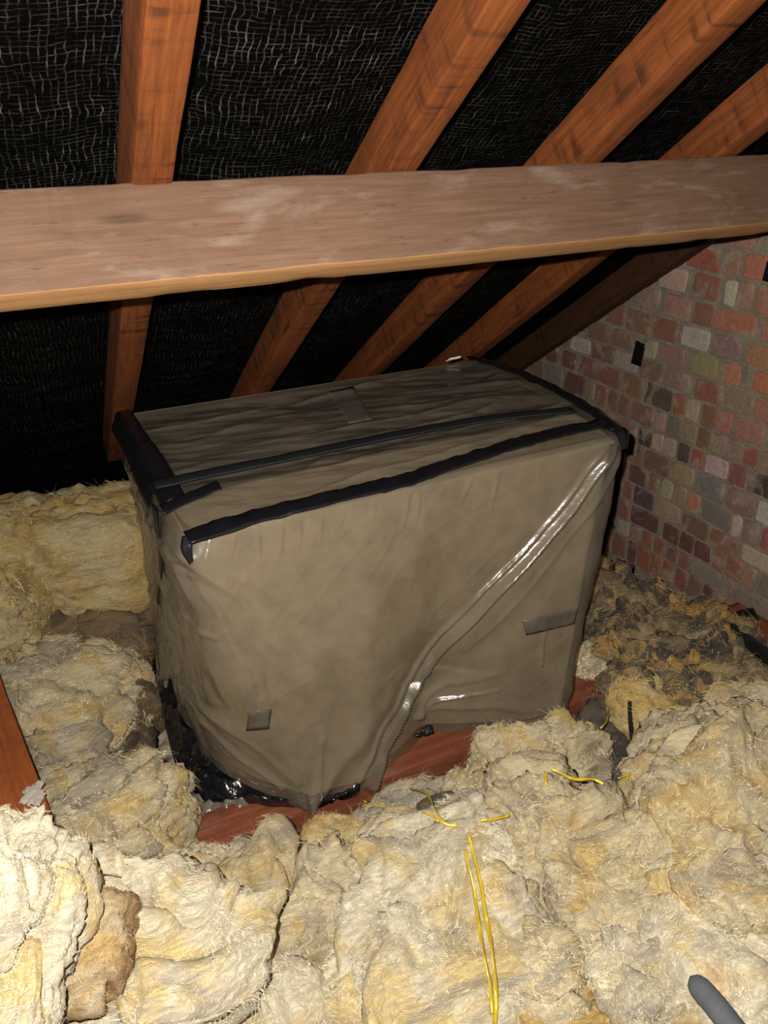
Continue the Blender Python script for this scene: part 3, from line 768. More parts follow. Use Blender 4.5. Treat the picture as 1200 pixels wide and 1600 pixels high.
# straps and tapes
def ribbon_top(name, pts, half, z, mat, seed=0, wave=.002, n=60):
    q = [on_z(p, z) for p in pts]
    a = [(x, y + half, zz) for x, y, zz in q]; b = [(x, y - half, zz) for x, y, zz in q]; m = [(x, y, zz + .003) for x, y, zz in q]
    return strip(name, [a, m, b], mat, n, 7, .0022, wave, root, seed)
ribbon_top('webbing_strap', [(240, 758), (330, 738), (420, 720), (540, 695), (650, 673), (770, 653), (893, 640)], .020, ZT + .017, M_WEB, 1, .001)
ribbon_top('edge_tape', [(291, 840), (350, 822), (400, 806), (470, 789), (520, 777), (590, 761), (650, 744), (700, 726), (750, 710), (860, 678), (945, 660)], .026, ZT + .007, M_BLACKTAPE, 2, .004, 90)
ribbon_top('short_tape', [(252, 797), (290, 779), (342, 757)], .020, ZT + .010, M_BLACKTAPE, 3, .002, 20)
# the left end of the front tape folds down over the corner
strip('tape_end', [[on_y((284, 838), 1.255), on_y((283, 860), 1.243), on_y((296, 882), 1.238)], [on_y((306, 832), 1.246), on_y((300, 852), 1.236), on_y((302, 876), 1.236)]], M_BLACKTAPE, 14, 5, .002, .001, root, 4)
# left rim strap hangs over the top-left edge
ys_ = np.linspace(1.40, 2.01, 9)
strip('rim_strap', [[(.235 + .004 * math.sin(9 * y), y, ZT + .009) for y in ys_], [(.196, y, ZT + .008) for y in ys_], [(.183 + .002 * math.sin(14 * y), y, ZT - .018) for y in ys_], [(.174 + .004 * math.sin(11 * y), y, ZT - .04 - .02 * (2.0 - y)) for y in ys_]], M_BLACKTAPE, 50, 14, .002, .004, root, 6)
strip('corner_tape', [[(.170, 1.42, ZT + .004), (.166, 1.41, ZT - .05), (.163, 1.42, ZT - .12), (.150, 1.47, ZT - .25)], [(.178, 1.375, ZT + .004), (.168, 1.365, ZT - .05), (.165, 1.38, ZT - .12), (.149, 1.45, ZT - .25)]], M_BLACKTAPE, 26, 5, .002, .002, root, 7)
# right rim strap
rpts = [(1.252, 1.265), (1.285, 1.40), (1.312, 1.55), (1.322, 1.70), (1.312, 1.85), (1.292, 1.975)]
strip('rim_strap', [[(x - .045, y, ZT + .012) for x, y in rpts], [(x - .01, y, ZT + .012) for x, y in rpts], [(x + .012, y, ZT - .006) for x, y in rpts], [(x + .012, y, ZT - .05) for x, y in rpts]], M_BLACKTAPE, 50, 12, .002, .005, root, 8)
strip('corner_tape', [[(1.205, 1.30, ZT + .010), (1.212, 1.262, ZT + .006), (1.215, 1.236, ZT - .03)], [(1.245, 1.30, ZT + .010), (1.25, 1.27, ZT + .005), (1.247, 1.25, ZT - .035)]], M_BLACKTAPE, 16, 8, .002, .001, root, 9)
# black strip standing in for the box's shadow down the right front edge
rb = []
for t_ in np.linspace(.03, 1, 14):
    j = int(t_ * (NTT - 1)); i = int(np.argmin(np.abs(ss - cl[17]))); p = cov_side[i, j]; rb.append((p[0] + .004, p[1] + .004, p[2]))
strip('edge_shadow_strip', [rb, [(x + .012, y + .03, z) for x, y, z in rb], [(x + .012, y + .12, z) for x, y, z in rb]], M_BLACKTAPE, 40, 5, .002, .001, root, 10)
# black sheet under the cover showing below the hem at the left corner
under = []
hem = [(232, 1005), (246, 1080), (262, 1150), (282, 1210), (318, 1245), (370, 1256), (430, 1262), (500, 1262), (560, 1240)]
inner = [(262, 1000), (272, 1075), (300, 1150), (330, 1195), (365, 1220), (410, 1235), (450, 1245), (500, 1250), (560, 1232)]
r0 = [on_z(p, ZB - .005) for p in hem]; r1 = [on_z(p, ZB + .04) + np.array([.012, .015, 0]) for p in inner]
rm = [.5 * (a + b) + np.array([-.006, -.012, .012]) for a, b in zip(r0, r1)]
strip('under_sheet', [r0, rm, r1], M_BLACKFILM, 120, 24, .001, .018, root, 11)
strip('loose_film', [[on_z(p, ZB - .03) for p in ((283, 1238), (300, 1285), (352, 1290), (420, 1268), (470, 1258))], [on_z(p, ZB + .0) for p in ((285, 1215), (320, 1248), (370, 1254), (420, 1254), (480, 1252))]], M_CLEAR, 70, 14, .0006, .02, root, 12)
# drawstring knot
def blob(name, c, rad, mat, sub=3, amp=.3, freq=60, seed=0, parent=None):
    bm = bmesh.new(); bmesh.ops.create_icosphere(bm, subdivisions=sub, radius=1); me = bpy.data.meshes.new(name); bm.to_mesh(me); bm.free()
    v = np.empty(len(me.vertices) * 3); me.vertices.foreach_get('co', v); v = v.reshape(-1, 3)
    v = v * np.array(rad); d = 1 + amp * fbm(v * freq + seed, 3); v = v * d[:, None] + np.array(c)
    me.vertices.foreach_set('co', v.ravel()); me.update(); o = link(name, me, mat)
    if parent is not None: adopt(o, parent)
    return o
kc = on_y((668, 1141), 1.285)
knot = blob('drawstring_knot', kc, (.016, .012, .013), M_BLACKRUB, 4, .5, 70, 3, root)
kc2 = on_y((655, 1148), 1.28)
blob('knot_tail', kc2, (.012, .006, .005), M_BLACKRUB, 3, .4, 90, 5, knot)
# ------------------------------------------------------------------ mineral wool
_ico = {}
def ico(sub):
    if sub not in _ico:
        bm = bmesh.new(); bmesh.ops.create_icosphere(bm, subdivisions=sub, radius=1); me = bpy.data.meshes.new('ico%d' % sub); bm.to_mesh(me); bm.free()
        v = np.empty(len(me.vertices) * 3, np.float32); me.vertices.foreach_get('co', v); v = v.reshape(-1, 3).astype(float)
        f = np.empty(len(me.polygons) * 3, np.int32); me.polygons.foreach_get('vertices', f); _ico[sub] = (v, f.reshape(-1, 3))
    return _ico[sub]
CLOUD = []          # every wool vertex, for laying things on the wool
def wool(label, px, D, hw, hh, kind, seed, flat=.75, yaw=0.0, sub=6, sq=2.6, amp=1.0, tilt=(0, 0), strata=0.0, fib=260, name='wool_lump', group='loose lumps of mineral wool'):
    """a lump centred on the sight line px at distance D, hw x hh its half size as seen (pixels at that distance)"""
    c = at_d(px, D); s = D / F
    v, f = ico(sub); v = v.copy()
    view = math.asin(min(1, max(.1, -(ray(px)[2]))))
    hw *= 1.04; hh *= .98
    rx_ = hw * s; ry_ = hh * s / math.sqrt(math.sin(view) ** 2 + (flat * math.cos(view)) ** 2); rz_ = flat * ry_
    R3 = np.array([rx_, ry_, rz_]); mean = (rx_ * ry_ * rz_) ** (1 / 3)
    # batt-like: pull the sphere towards a rounded slab
    k = (np.abs(v) ** sq).sum(1) ** (-1 / sq); p = v * k[:, None] * R3
    n = v / R3; n /= np.linalg.norm(n, axis=1, keepdims=True)
    o3 = np.array([seed * 3.17, seed * 1.71, seed * 5.3])
    rg = np.random.default_rng(int(seed * 10)); Q, _ = np.linalg.qr(rg.normal(size=(3, 3)))
    b = (p / .11) @ Q + o3
    wv = np.stack([noise(b * .55 + 31), noise(b * .55 + 57), noise(b * .55 + 83)], 1)
    b1 = b + 1.1 * wv
    an = b1 * np.array([1.0, .45, 1.0])
    big = fbm(b * .42 + 7, 2)
    f1 = np.abs(noise(an * .8 + 40)); f2 = np.abs(noise(an * 1.9 + 90)); f3 = np.abs(noise(b1 * np.array([5.5, 2.4, 5.5]) + 12)); f4 = np.abs(noise(b1 * np.array([13, 6.0, 13]) + 5))
    fine = noise(b1 * 28.0) * .05
    tear = np.exp(-(noise(an * .7 + 140) / .045) ** 2) * smooth(-.25, .2, noise(b * .5 + 200)) + .5 * np.exp(-(noise(b1 * np.array([2.2, 1.1, 2.2]) + 171) / .06) ** 2) * smooth(-.1, .3, noise(b * .9 + 260))
    st_ = 0
    if strata:
        h = p[:, 2] / .016 + 1.6 * big + .8 * wv[:, 0]
        st_ = strata * (.5 * np.sin(2 * np.pi * h * .5) + .3 * np.abs(np.sin(np.pi * h * 1.3)))
    A = amp * min(.048, .45 * mean)
    d = A * (.7 * big + 1.55 * np.minimum(f1, .5) + .68 * np.minimum(f2, .5) + .27 * f3 + .14 * f4 + .8 * fine - .95 * tear + st_ - .5)
    p = p + n * d[:, None]
    lip = np.stack([noise(b1 * 1.6 + 300), noise(b1 * 1.6 + 330), noise(b1 * 1.6 + 360)], 1)
    p += A * (.35 * wv + .38 * lip)
    ya = -25.7 * math.pi / 180 + math.radians(yaw)
    ca, sa = math.cos(ya), math.sin(ya)
    tx, ty = math.radians(tilt[0]), math.radians(tilt[1])
    Rx = np.array([[1, 0, 0], [0, math.cos(tx), -math.sin(tx)], [0, math.sin(tx), math.cos(tx)]])
    Ry = np.array([[math.cos(ty), 0, math.sin(ty)], [0, 1, 0], [-math.sin(ty), 0, math.cos(ty)]])
    Rz = np.array([[ca, -sa, 0], [sa, ca, 0], [0, 0, 1]])
    RR = Rz @ Ry @ Rx
    p = p @ RR.T
    # the wool is pressed aside by the box
    g = p + c
    ins = (g[:, 1] > 1.30) & (g[:, 1] < 2.03) & (g[:, 2] > ZB - .03) & (g[:, 2] < ZT + .02) & (g[:, 0] > .145) & (g[:, 0] < 1.25)
    if c[0] < .55: g[ins, 0] = .145 - .004 * np.abs(noise(b[ins] * 3)) if ins.any() else 0
    elif c[0] > 1.05: g[ins, 0] = 1.25 + .004 * np.abs(noise(b[ins] * 3)) if ins.any() else 0
    g[:, 0] = np.minimum(g[:, 0], XW - .012)
    p = g - c
    # nothing sinks through the boards
    zlow = .012 - c[2]
    p[:, 2] = np.maximum(p[:, 2], zlow + .002 * np.abs(noise(b * 2)))
    me = fast_mesh(name, p, f); o = link(name, me, M_WOOL[kind]); o.location = tuple(c)
    tag(o, label, 'insulation', group)
    wp = p + c; CLOUD.append(wp)
    if fib:
        # loose strands and fuzz teased out of the surface
        r = np.random.default_rng(int(seed * 100) + 5)
        nw = (n @ RR.T); tocam = EYE - wp; tocam /= np.linalg.norm(tocam, axis=1, keepdims=True)
        ok = np.where((nw * tocam).sum(1) > -.25)[0]
        N = int(fib * 11); ids = r.choice(ok, N)
        flow = np.stack([noise(b[ids] * 1.3 + 11), noise(b[ids] * 1.3 + 44), noise(b[ids] * 1.3 + 77)], 1) + .25 * r.normal(size=(N, 3))
        na = nw[ids]; ta = flow - (flow * na).sum(1)[:, None] * na; ta /= np.linalg.norm(ta, axis=1, keepdims=True) + 1e-9
        lng = r.random(N) < .12
        L = np.where(lng, r.uniform(.018, .04, N), r.uniform(.006, .016, N))
        d0 = ta + na * r.uniform(.05, .5, N)[:, None]; d0 /= np.linalg.norm(d0, axis=1, keepdims=True)
        sdv = np.cross(d0, tocam[ids]); sdv /= np.linalg.norm(sdv, axis=1, keepdims=True) + 1e-9
        fs = D / 1.75; L = L * fs
        w0 = fs * .8 * np.where(lng, r.uniform(.00015, .0003, N), r.uniform(.0002, .0005, N)); q0 = p[ids] - na * .0015; cv = r.normal(size=(N, 3)) * .4 - na * .25
        V4 = np.zeros((N, 4, 2, 3))
        for j in range(4):
            u = j / 3; pt = q0 + (d0 * u + cv * u * u * .6) * L[:, None]; ww = (w0 * (1 - .8 * u))[:, None]
            V4[:, j, 0] = pt - sdv * ww; V4[:, j, 1] = pt + sdv * ww
        vs = V4.reshape(-1, 3); bi = (np.arange(N) * 8)[:, None]
        qs = np.concatenate([bi + np.array([2 * j, 2 * j + 1, 2 * j + 3, 2 * j + 2])[None] for j in range(3)], 0)
        fo = link('fibres', fast_mesh('fibres', np.array(vs), np.array(qs)), M_FIB[kind], o); fo['kind'] = 'stuff'
    return o

# under-layer: the laid blanket between the joists
nbx, nby = 200, 260
P = np.zeros((nbx, nby, 3)); P[..., 0] = np.linspace(-1.5, 1.85, nbx)[:, None]; P[..., 1] = np.linspace(.05, 3.3, nby)[None]
q = P.reshape(-1, 3); b = q / .12
P[..., 2] = (.10 + .045 * fbm(b * .5, 4) - .02 * np.exp(-(noise(b * .8 + 9) / .1) ** 2)).reshape(nbx, nby)
fr = smooth(1.15, .95, P[..., 1]); P[..., 2] += .12 * fr
P[..., 2] += .22 * smooth(-.22, -.42, P[..., 0])
zr = np.array([roof_z(y) for y in P[0, :, 1]]) - .12
P[..., 2] = np.minimum(P[..., 2], np.maximum(zr, .02)[None])
me = grid_mesh('insulation_blanket', P)
o = link('insulation_blanket', me, M_WOOL['grey']); tag(o, 'matted insulation layer lying between the joists in the gaps', 'insulation', None, 'stuff')
CLOUD.append(q)

# -- left side, back to front
wool('yellow slab of wool standing below the felt at the far left', (85, 872), 2.62, 155, 84, 'slab', 1, flat=1.0, yaw=8, sq=4.5, amp=.55, strata=.08, fib=300, group='wool left of the box')
wool('dull yellow wool lump at the left edge under the standing slab', (-15, 955), 2.5, 70, 62, 'slab', 2, flat=.8, sub=5, group='wool left of the box')
wool('wool clump coloured dark brown for shadow left of the box back corner', (170, 992), 2.5, 90, 48, 'brown', 3, flat=.6, sub=5, group='wool left of the box')
wool('amber wool lump with shade coloured in squeezed against the box left side', (205, 1120), 2.45, 45, 95, 'brown', 4, flat=.8, sub=5, group='wool left of the box')
wool('pale yellow wool chunk with clean torn edge beside the left timber', (112, 1098), 2.36, 100, 80, 'cream', 5.3, flat=.7, yaw=-14, sq=3.2, amp=.7, strata=.2, tilt=(0, 12), fib=420, group='wool left of the box')
wool('grey limp strand of wool lying along the left timber', (108, 1200), 2.2, 50, 70, 'grey', 6, flat=.7, yaw=30, sub=5, group='wool left of the box')
wool('small fuzzy wool tuft between the cream chunk and the box corner', (222, 1222), 1.96, 38, 30, 'grey', 7.7, flat=.8, sub=5, group='wool left of the box')
# -- front
wool('cream folded wool chunk left of the black corner sheet', (165, 1318), 1.86, 92, 100, 'cream', 8.1, flat=.8, sq=3, group='wool in the foreground', fib=420, strata=.12)
wool('small yellow wool tuft leaning on the left end of the bearer', (318, 1372), 1.76, 52, 42, 'cream', 9.2, flat=.8, sub=5, group='wool in the foreground')
wool('cloudy cream wool clump in front of the bearer middle', (450, 1378), 1.78, 110, 55, 'cream', 10.4, amp=1.35, flat=.7, sub=6, group='wool in the foreground')
wool('bright yellow wool tuft below the hem lowest point', (545, 1308), 1.86, 66, 36, 'yellow', 11.6, flat=.8, yaw=12, sub=5, fib=320, group='wool in the foreground')
wool('mottled wool lump in front of the bearer left of the ribbon knot', (650, 1285), 1.9, 78, 44, 'grey', 12.3, flat=.8, sub=5, group='wool in the foreground')
wool('round sooty wool nub beside the crossing yellow ribbons', (702, 1270), 1.75, 34, 28, 'soot_shade', 13.1, flat=.9, sub=5, group='wool in the foreground', fib=120)
wool('rounded cream wool lump pressed against the bearer right half', (842, 1212), 1.97, 84, 68, 'cream', 14.9, flat=.9, sub=6, strata=.2, fib=360, group='wool in the foreground')
wool('low cream wool lump right of the crossing ribbons', (775, 1262), 1.82, 70, 44, 'cream', 15.2, flat=.7, sub=5, group='wool in the foreground')
wool('grey matted wool in the hollow between the two front batts', (782, 1395), 1.62, 70, 80, 'grey', 16.5, flat=.6, sub=5, group='wool in the foreground')
wool('broad pale yellow batt at bottom centre with ribbons on it', (690, 1470), 1.60, 132, 178, 'white', 17.3, flat=.55, yaw=4, sq=3, amp=.8, fib=420, group='wool in the foreground')
wool('rolled cream batt lying diagonally right of the ribbons', (915, 1385), 1.66, 92, 165, 'cream', 18.2, flat=.6, yaw=28, sq=2.4, amp=1.0, strata=.2, fib=420, group='wool in the foreground')
wool('largest cream wool heap at the right edge', (1152, 1308), 1.78, 136, 156, 'cream', 19.4, flat=.8, yaw=-10, sq=2.6, strata=.15, fib=520, group='wool in the foreground')
wool('crumpled cream wool mass at bottom left of centre', (470, 1490), 1.62, 150, 118, 'cream', 20.7, flat=.6, sq=2.4, amp=1.35, fib=480, group='wool in the foreground')
wool('overexposed white wool mass along the bottom left with a brown scorch mark', (195, 1525), 1.42, 168, 118, 'white', 21.9, flat=.65, sq=2.8, amp=1.1, fib=480, group='wool in the foreground')
wool('glaring white wool lump nearest the camera at the left edge', (-8, 1422), 1.22, 94, 104, 'white', 22.6, flat=.9, sq=2.6, fib=420, group='wool in the foreground')
wool('white wool corner glaring at the bottom left', (-5, 1570), 1.15, 82, 80, 'white', 23.5, flat=.7, fib=300, group='wool in the foreground')
wool('pale wool cushion between the centre batt and the left mass', (380, 1600), 1.5, 95, 60, 'white', 24.3, flat=.7, sub=5, group='wool in the foreground')
wool('small pale yellow wool pillow beside the centre batt', (848, 1512), 1.47, 55, 58, 'cream', 25.8, flat=.7, sub=5, group='wool in the foreground')
wool('amber-brown wool patch at the bottom edge left of the grey pipe', (930, 1578), 1.50, 105, 68, 'yellow', 26.4, flat=.6, sub=6, group='wool in the foreground')
wool('white fluffy wool lump in the bottom right corner', (1165, 1490), 1.55, 105, 105, 'white', 27.1, flat=.8, sub=6, fib=360, group='wool in the foreground')
wool('pale wool tuft around the grey pipe end', (1035, 1545), 1.45, 62, 50, 'grey', 28.2, flat=.7, sub=5, group='wool in the foreground')
wool('scorched brown wool patch on the white mass at the left', (112, 1480), 1.31, 60, 50, 'scorch', 38.5, amp=1.3, flat=.5, sub=5, group='wool in the foreground')
wool('cream wool hump filling the gap right of the long ribbons', (805, 1335), 1.64, 62, 62, 'cream', 39.2, flat=.8, sub=5, group='wool in the foreground')
TUFTS = [
    ('torn cream wool tuft on the hollow right of the knot', (760, 1322), 1.57, 40, 34, 'white'),
    ('curled grey wool scrap beside the left ribbon', (688, 1330), 1.60, 40, 26, 'grey'),
    ('pale frayed wool edge at the lower left of the centre batt', (600, 1440), 1.58, 34, 60, 'cream'),
    ('small white wool puff below the yellow tuft', (590, 1372), 1.60, 44, 30, 'white'),
    ('grey wool crumb in front of the bearer left half', (395, 1350), 1.72, 40, 28, 'grey'),
    ('pale torn wool flap at bottom left of centre', (335, 1455), 1.46, 50, 46, 'cream'),
    ('white wool curl on the crumpled cream mass', (540, 1540), 1.50, 44, 40, 'white'),
    ('cream wool fold at the left foot of the largest heap', (1008, 1335), 1.60, 34, 70, 'cream'),
    ('white wool tuft near the foot of the rolled batt', (965, 1505), 1.43, 46, 34, 'white'),
    ('cream wool flap on the largest heap near the edge', (1150, 1390), 1.48, 60, 36, 'cream'),
    ('small pale wool tuft at the crest of the largest heap', (1088, 1190), 1.79, 52, 34, 'cream'),
    ('grey wool crumb between the rolled batt and the cream hump', (850, 1285), 1.68, 40, 26, 'grey'),
    ('yellowed wool curl at the bottom below the centre batt', (640, 1585), 1.46, 52, 34, 'yellow'),
    ('white frayed wool edge above the scorched patch', (155, 1420), 1.36, 60, 28, 'white'),
]
for i_, (lb, p_, D_, a_, b_, k_) in enumerate(TUFTS):
    wool(lb, p_, D_, a_, b_, k_, 50.3 + 1.7 * i_, flat=.55, yaw=RNG.uniform(-60, 60), sub=5, sq=2.3, amp=1.25, fib=110, group='wool in the foreground')
# -- right, behind
wool('dirty yellow wool heap against the foot of the brick wall', (1048, 1022), 2.34, 95, 62, 'dirty', 29.3, flat=.8, yaw=10, amp=1.3, fib=300, group='wool right of the box')
wool('sooty yellow wool lump just right of the box edge', (960, 960), 2.48, 80, 62, 'dirty', 30.1, flat=.8, sub=6, amp=1.3, group='wool right of the box')
wool('dirty amber wool roll in front of the wall heap', (1030, 1075), 2.2, 70, 52, 'dirty', 31.7, flat=.8, yaw=-30, sub=5, amp=1.2, group='wool right of the box')
wool('shaded brown wool below the black pipe', (1165, 1082), 2.22, 80, 40, 'dirty', 32.9, flat=.7, sub=5, amp=1.2, group='wool right of the box')
wool('amber tongue of wool draped down beside the black cable', (1005, 1098), 2.14, 42, 44, 'yellow', 33.4, flat=1.1, yaw=-18, sub=5, amp=.9, group='wool right of the box')
wool('cream wool tuft behind the right end of the bearer', (925, 1035), 2.36, 42, 26, 'cream', 34.6, flat=.8, sub=5, group='wool right of the box')
wool('dirty wool with shade painted in, in the hollow under the black cable', (965, 1165), 2.2, 62, 55, 'soot_shade', 35.8, flat=.6, sub=5, group='wool right of the box')  # dirty grey, made darker in colour for the shade of the hollow
wool('cream upper edge of the right heap below the dirty wool', (1165, 1142), 1.98, 92, 40, 'cream', 36.3, flat=.7, yaw=10, sub=6, fib=360, group='wool right of the box')
wool('sooty wool strip along the foot of the wall beside the box', (1000, 946), 2.56, 60, 24, 'dirty', 37.1, flat=.7, yaw=-40, sub=5, group='wool right of the box')

ALL = np.concatenate(CLOUD)
rel = (ALL - EYE) @ MC; ok = rel[:, 1] > .2
PXY = np.stack([600 + F * rel[ok, 0] / rel[ok, 1], 800 - F * rel[ok, 2] / rel[ok, 1]], 1); DEP = np.linalg.norm(rel[ok], axis=1)
def surf(p, r=7, lift=.004):
    """the point of the wool surface on the sight line p"""
    d = np.abs(PXY - np.array(p)).max(1) < r
    if not d.any(): return on_z(p, ZB)
    return at_d(p, np.percentile(DEP[d], 3) - lift)

# ------------------------------------------------------------------ small things
def tube(name, pts, rad, mat, n=10, seg=40, parent=None, cap=True):
    pts = np.array(pts, float); c = np.concatenate([[0], np.cumsum(np.linalg.norm(np.diff(pts, axis=0), axis=1))]); L = catmull(pts, c, np.linspace(0, c[-1], seg))
    T = np.gradient(L, axis=0); T /= np.linalg.norm(T, axis=1, keepdims=True)
    ref = np.array([0.3, .2, 1.0]); A_ = np.cross(T, ref); A_ /= np.linalg.norm(A_, axis=1, keepdims=True); B_ = np.cross(T, A_)
    rs = rad if np.ndim(rad) else np.full(seg, rad); rs = np.interp(np.linspace(0, 1, seg), np.linspace(0, 1, len(rs)), rs)
    an = np.linspace(0, 2 * np.pi, n, endpoint=False)
    P = L[:, None] + rs[:, None, None] * (np.cos(an)[None, :, None] * A_[:, None] + np.sin(an)[None, :, None] * B_[:, None])
    f = []
    for i in range(seg - 1):
        for j in range(n): f.append((i * n + j, i * n + (j + 1) % n, (i + 1) * n + (j + 1) % n, (i + 1) * n + j))
    if cap: f.append(tuple(range(n - 1, -1, -1))); f.append(tuple(range((seg - 1) * n, seg * n)))
    o = link(name, mesh(name, P.reshape(-1, 3), f), mat, parent); flat_ends(o); return o
def foil(label, pts, wid, lift=.006, twist=0.0, n=40):
    pts = np.array(pts, float); cp = np.concatenate([[0], np.cumsum(np.linalg.norm(np.diff(pts, axis=0), axis=1))]); m_ = max(6, int(cp[-1] / 7))
    pq = catmull(pts, cp, np.linspace(0, cp[-1], m_)); dep = []
    for p_ in pq:
        k_ = np.abs(PXY - p_).max(1) < 7
        dep.append(np.percentile(DEP[k_], 1) if k_.any() else np.linalg.norm(on_z(p_, ZB) - EYE))
    dep = np.array(dep); pad = np.pad(dep, 2, mode='edge'); dep = np.min([pad[k_:k_ + m_] for k_ in range(5)], 0)
    pad = np.pad(dep, 2, mode='edge'); dep = np.mean([pad[k_:k_ + m_] for k_ in range(5)], 0)
    q = np.array([at_d(p_, d_ - lift) for p_, d_ in zip(pq, dep)])
    c = np.concatenate([[0], np.cumsum(np.linalg.norm(np.diff(q, axis=0), axis=1))]); L = catmull(q, c, np.linspace(0, c[-1], n))
    T = np.gradient(L, axis=0); T /= np.linalg.norm(T, axis=1, keepdims=True)
    up = EYE - L; up /= np.linalg.norm(up, axis=1, keepdims=True); side = np.cross(T, up); side /= np.linalg.norm(side, axis=1, keepdims=True)
    th = twist * np.sin(np.linspace(0, 3.3, n) * 2.0) + .3 * np.sin(np.linspace(0, 15, n))
    sv = side * np.cos(th)[:, None] + np.cross(T, side) * np.sin(th)[:, None]
    P = np.stack([L - sv * wid, L + up * wid * .15, L + sv * wid], 1)
    o = link('foil_ribbon', grid_mesh('foil_ribbon', P), M_GOLD); solid(o, .0004, 0)
    return tag(o, label, 'ribbon', 'yellow foil ribbons on the wool')
foil('long yellow ribbon running down the centre batt, right of its twin', [(732, 1305), (742, 1345), (752, 1385), (757, 1420), (762, 1448), (770, 1490), (774, 1525), (775, 1565), (773, 1600)], .0034, .008, .7, 80)
foil('long yellow ribbon running down the centre batt, left of its twin', [(727, 1327), (733, 1360), (741, 1395), (746, 1430), (752, 1470), (759, 1500), (766, 1540), (768, 1585)], .0028, .008, .8, 80)
foil('yellow ribbon end lying right of the ribbon knot', [(750, 1283), (770, 1280), (796, 1274)], .0028, .007, .5, 24)
foil('crinkled yellow ribbon slanting down to the ribbon knot', [(641, 1232), (652, 1234), (668, 1241), (678, 1262), (690, 1282), (700, 1289), (716, 1291)], .003, .007, .9, 50)
foil('yellow ribbon looping below the crinkled ribbon', [(660, 1268), (674, 1274), (686, 1284)], .0022, .006, .6, 20)
foil('yellow ribbon arched over the cream lump by the bearer', [(862, 1202), (878, 1210), (900, 1218), (925, 1216), (943, 1226)], .003, .007, .6, 40)
foil('short yellow ribbon hanging left of the arched ribbon', [(853, 1205), (852, 1215), (856, 1228)], .0026, .007, .4, 16)
foil('yellow ribbon scrap in the dark hollow right of the bearer', [(950, 1118), (946, 1130), (938, 1138)], .0024, .01, .4, 14)
foil('tiny yellow ribbon tangle at the foot of the black cable', [(966, 1216), (976, 1213), (985, 1208), (978, 1218)], .002, .008, .8, 20)
foil('yellow ribbon scrap hanging on the bearer below the hem', [(562, 1238), (566, 1248), (572, 1254)], .002, .004, .5, 14)

# cables and pipes
cb = [at_d((978, 1050), 2.2), at_d((984, 1072), 2.1), at_d((984, 1110), 2.06), at_d((987, 1150), 2.02), at_d((993, 1178), 1.86), at_d((999, 1198), 1.80), at_d((1006, 1216), 1.82)]
tag(tube('cable', cb, .0055, M_BLACKRUB, 10, 40), 'thin black cable hanging into the hollow beside the amber wool tongue', 'cable')
pp = [at_d((1138, 980), 2.36), at_d((1165, 1000), 2.32), at_d((1200, 1026), 2.25), at_d((1240, 1058), 2.17)]
tag(tube('pipe', pp, .019, M_BLACKRUB, 14, 30), 'black pipe at the right edge at the foot of the wall', 'pipe')
pp = [on_x((938, 880), 1.845), on_x((975, 900), 1.845), on_x((1020, 925), 1.845), on_x((1050, 944), 1.845), on_x((1075, 962), 1.85)]
tag(tube('cable', pp, .012, M_BLACKRUB, 12, 30), 'thick black cable along the foot of the brick wall', 'cable')
g0 = at_d((1080, 1528), 1.36); g1_ = at_d((1118, 1572), 1.33); g2_ = at_d((1170, 1640), 1.29)
rads = [.004, .0135, .0165, .017] + [.017] * 10
tag(tube('foam_pipe', [g0, .5 * (g0 + g1_), g1_, g2_], rads, M_GREYFOAM, 20, 46), 'grey foam-covered pipe end sticking out at the bottom right', 'pipe')
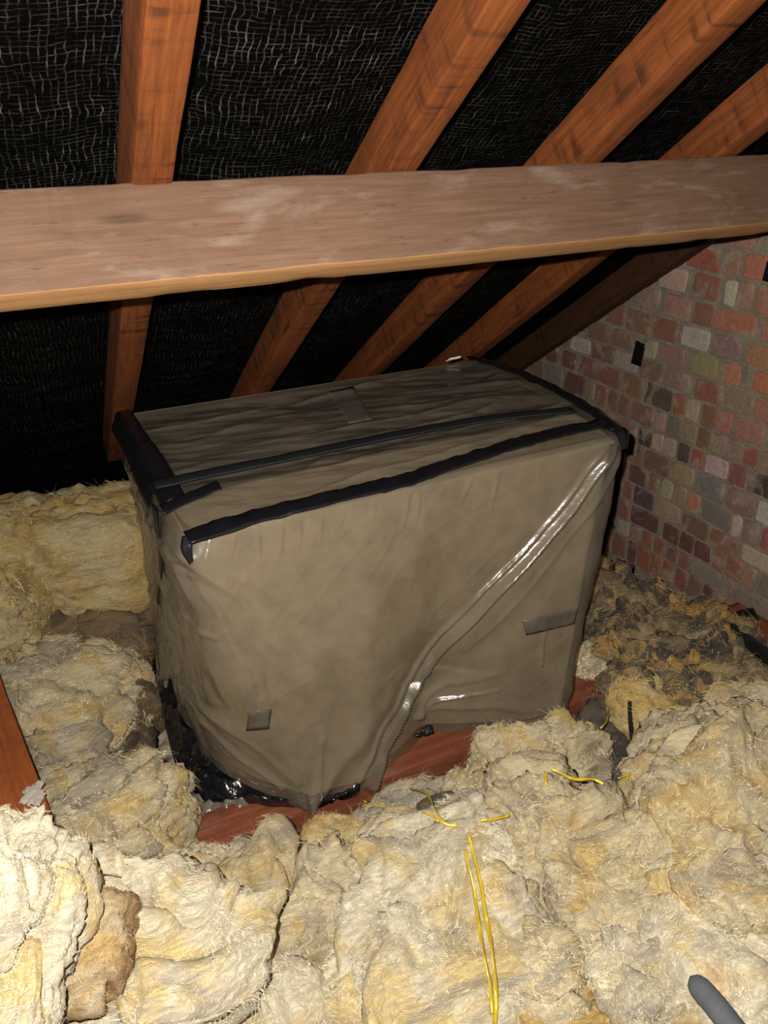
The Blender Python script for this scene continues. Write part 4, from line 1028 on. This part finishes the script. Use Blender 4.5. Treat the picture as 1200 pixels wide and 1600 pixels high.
# wall plate block and black flap at the right
bl = on_x((1172, 985), 1.80)
wp_ = box_between('wall_plate', (1.80, bl[1] - .35, bl[2] + .035), (1.80, bl[1] + .09, bl[2] + .035), .09, .11, M_JOIST, 31.0, 30)
tag(wp_, 'red-brown timber block at the right edge below the bricks', 'timber block')
fl_pts = lambda *a: [on_x(p, x) for p, x in a]
o = strip('felt_flap', [fl_pts(((1112, 975), 1.82), ((1150, 955), 1.80), ((1176, 950), 1.79)), fl_pts(((1135, 985), 1.78), ((1158, 976), 1.76), ((1186, 966), 1.75))], M_BLACKTAPE, 20, 8, .003, .006, None, 14)
tag(o, 'black felt flap sticking out over the timber block', 'felt flap')
# black patches on the wall
def wall_patch(pts, label):
    q = [on_x(p, XW - .014) for p in pts]
    o = strip('tape_patch', [[q[0], q[1]], [q[3], q[2]]], M_BLACKFILM, 12, 8, .002, .0015, None, 3)
    return tag(o, label, 'tape', 'black patches on the bricks')
wall_patch([(994, 532), (1008, 538), (1001, 573), (986, 567)], 'black tape patch stuck on the bricks beside the dark rafter')
wall_patch([(1199, 408), (1222, 413), (1216, 446), (1191, 438)], 'black patch on the bricks at the right edge under the purlin')
# twig, straws, paper scrap
def straw(label, pts, r, lift=.006, mat=None):
    return tag(tube('straw', [surf(p, 6, lift) for p in pts], r, mat or M_TWIG, 6, 16), label, 'straw', 'bits of straw')
straw('bent dark straw on the cream chunk at the left', [(147, 1349), (152, 1352), (153, 1364), (168, 1367), (190, 1371)], .0011)
straw('short brown straw beside the long ribbons', [(730, 1470), (740, 1468), (748, 1467)], .0009)
straw('thin curved straw on the right heap', [(975, 1262), (974, 1272), (978, 1284)], .0007)
straw('pale straw upright in the wool near the grey pipe', [(1016, 1504), (1014, 1520), (1012, 1540)], .0008, .008, M_FIB['yellow'])
o = strip('paper_scrap', [[on_z((696, 564), ZT + .012), on_z((720, 560), ZT + .012)], [on_z((704, 559), ZT + .02), on_z((721, 556), ZT + .02)]], M_PAPER, 6, 4, .001, .002, None, 2)
tag(o, 'white scrap lying on the back edge of the box top', 'scrap')
# lime splash on the left timber
sp_c = on_z((52, 1240), H0 - 1.157)
lime = blob('lime_splash', sp_c, (.022, .03, .003), M_LIME, 5, .5, 60, 2)
mt = tie.matrix_basis.copy(); lime.parent = tie; lime.matrix_parent_inverse = mt.inverted(); lime['label'] = 'white lime splash'
print('bricks', nb)
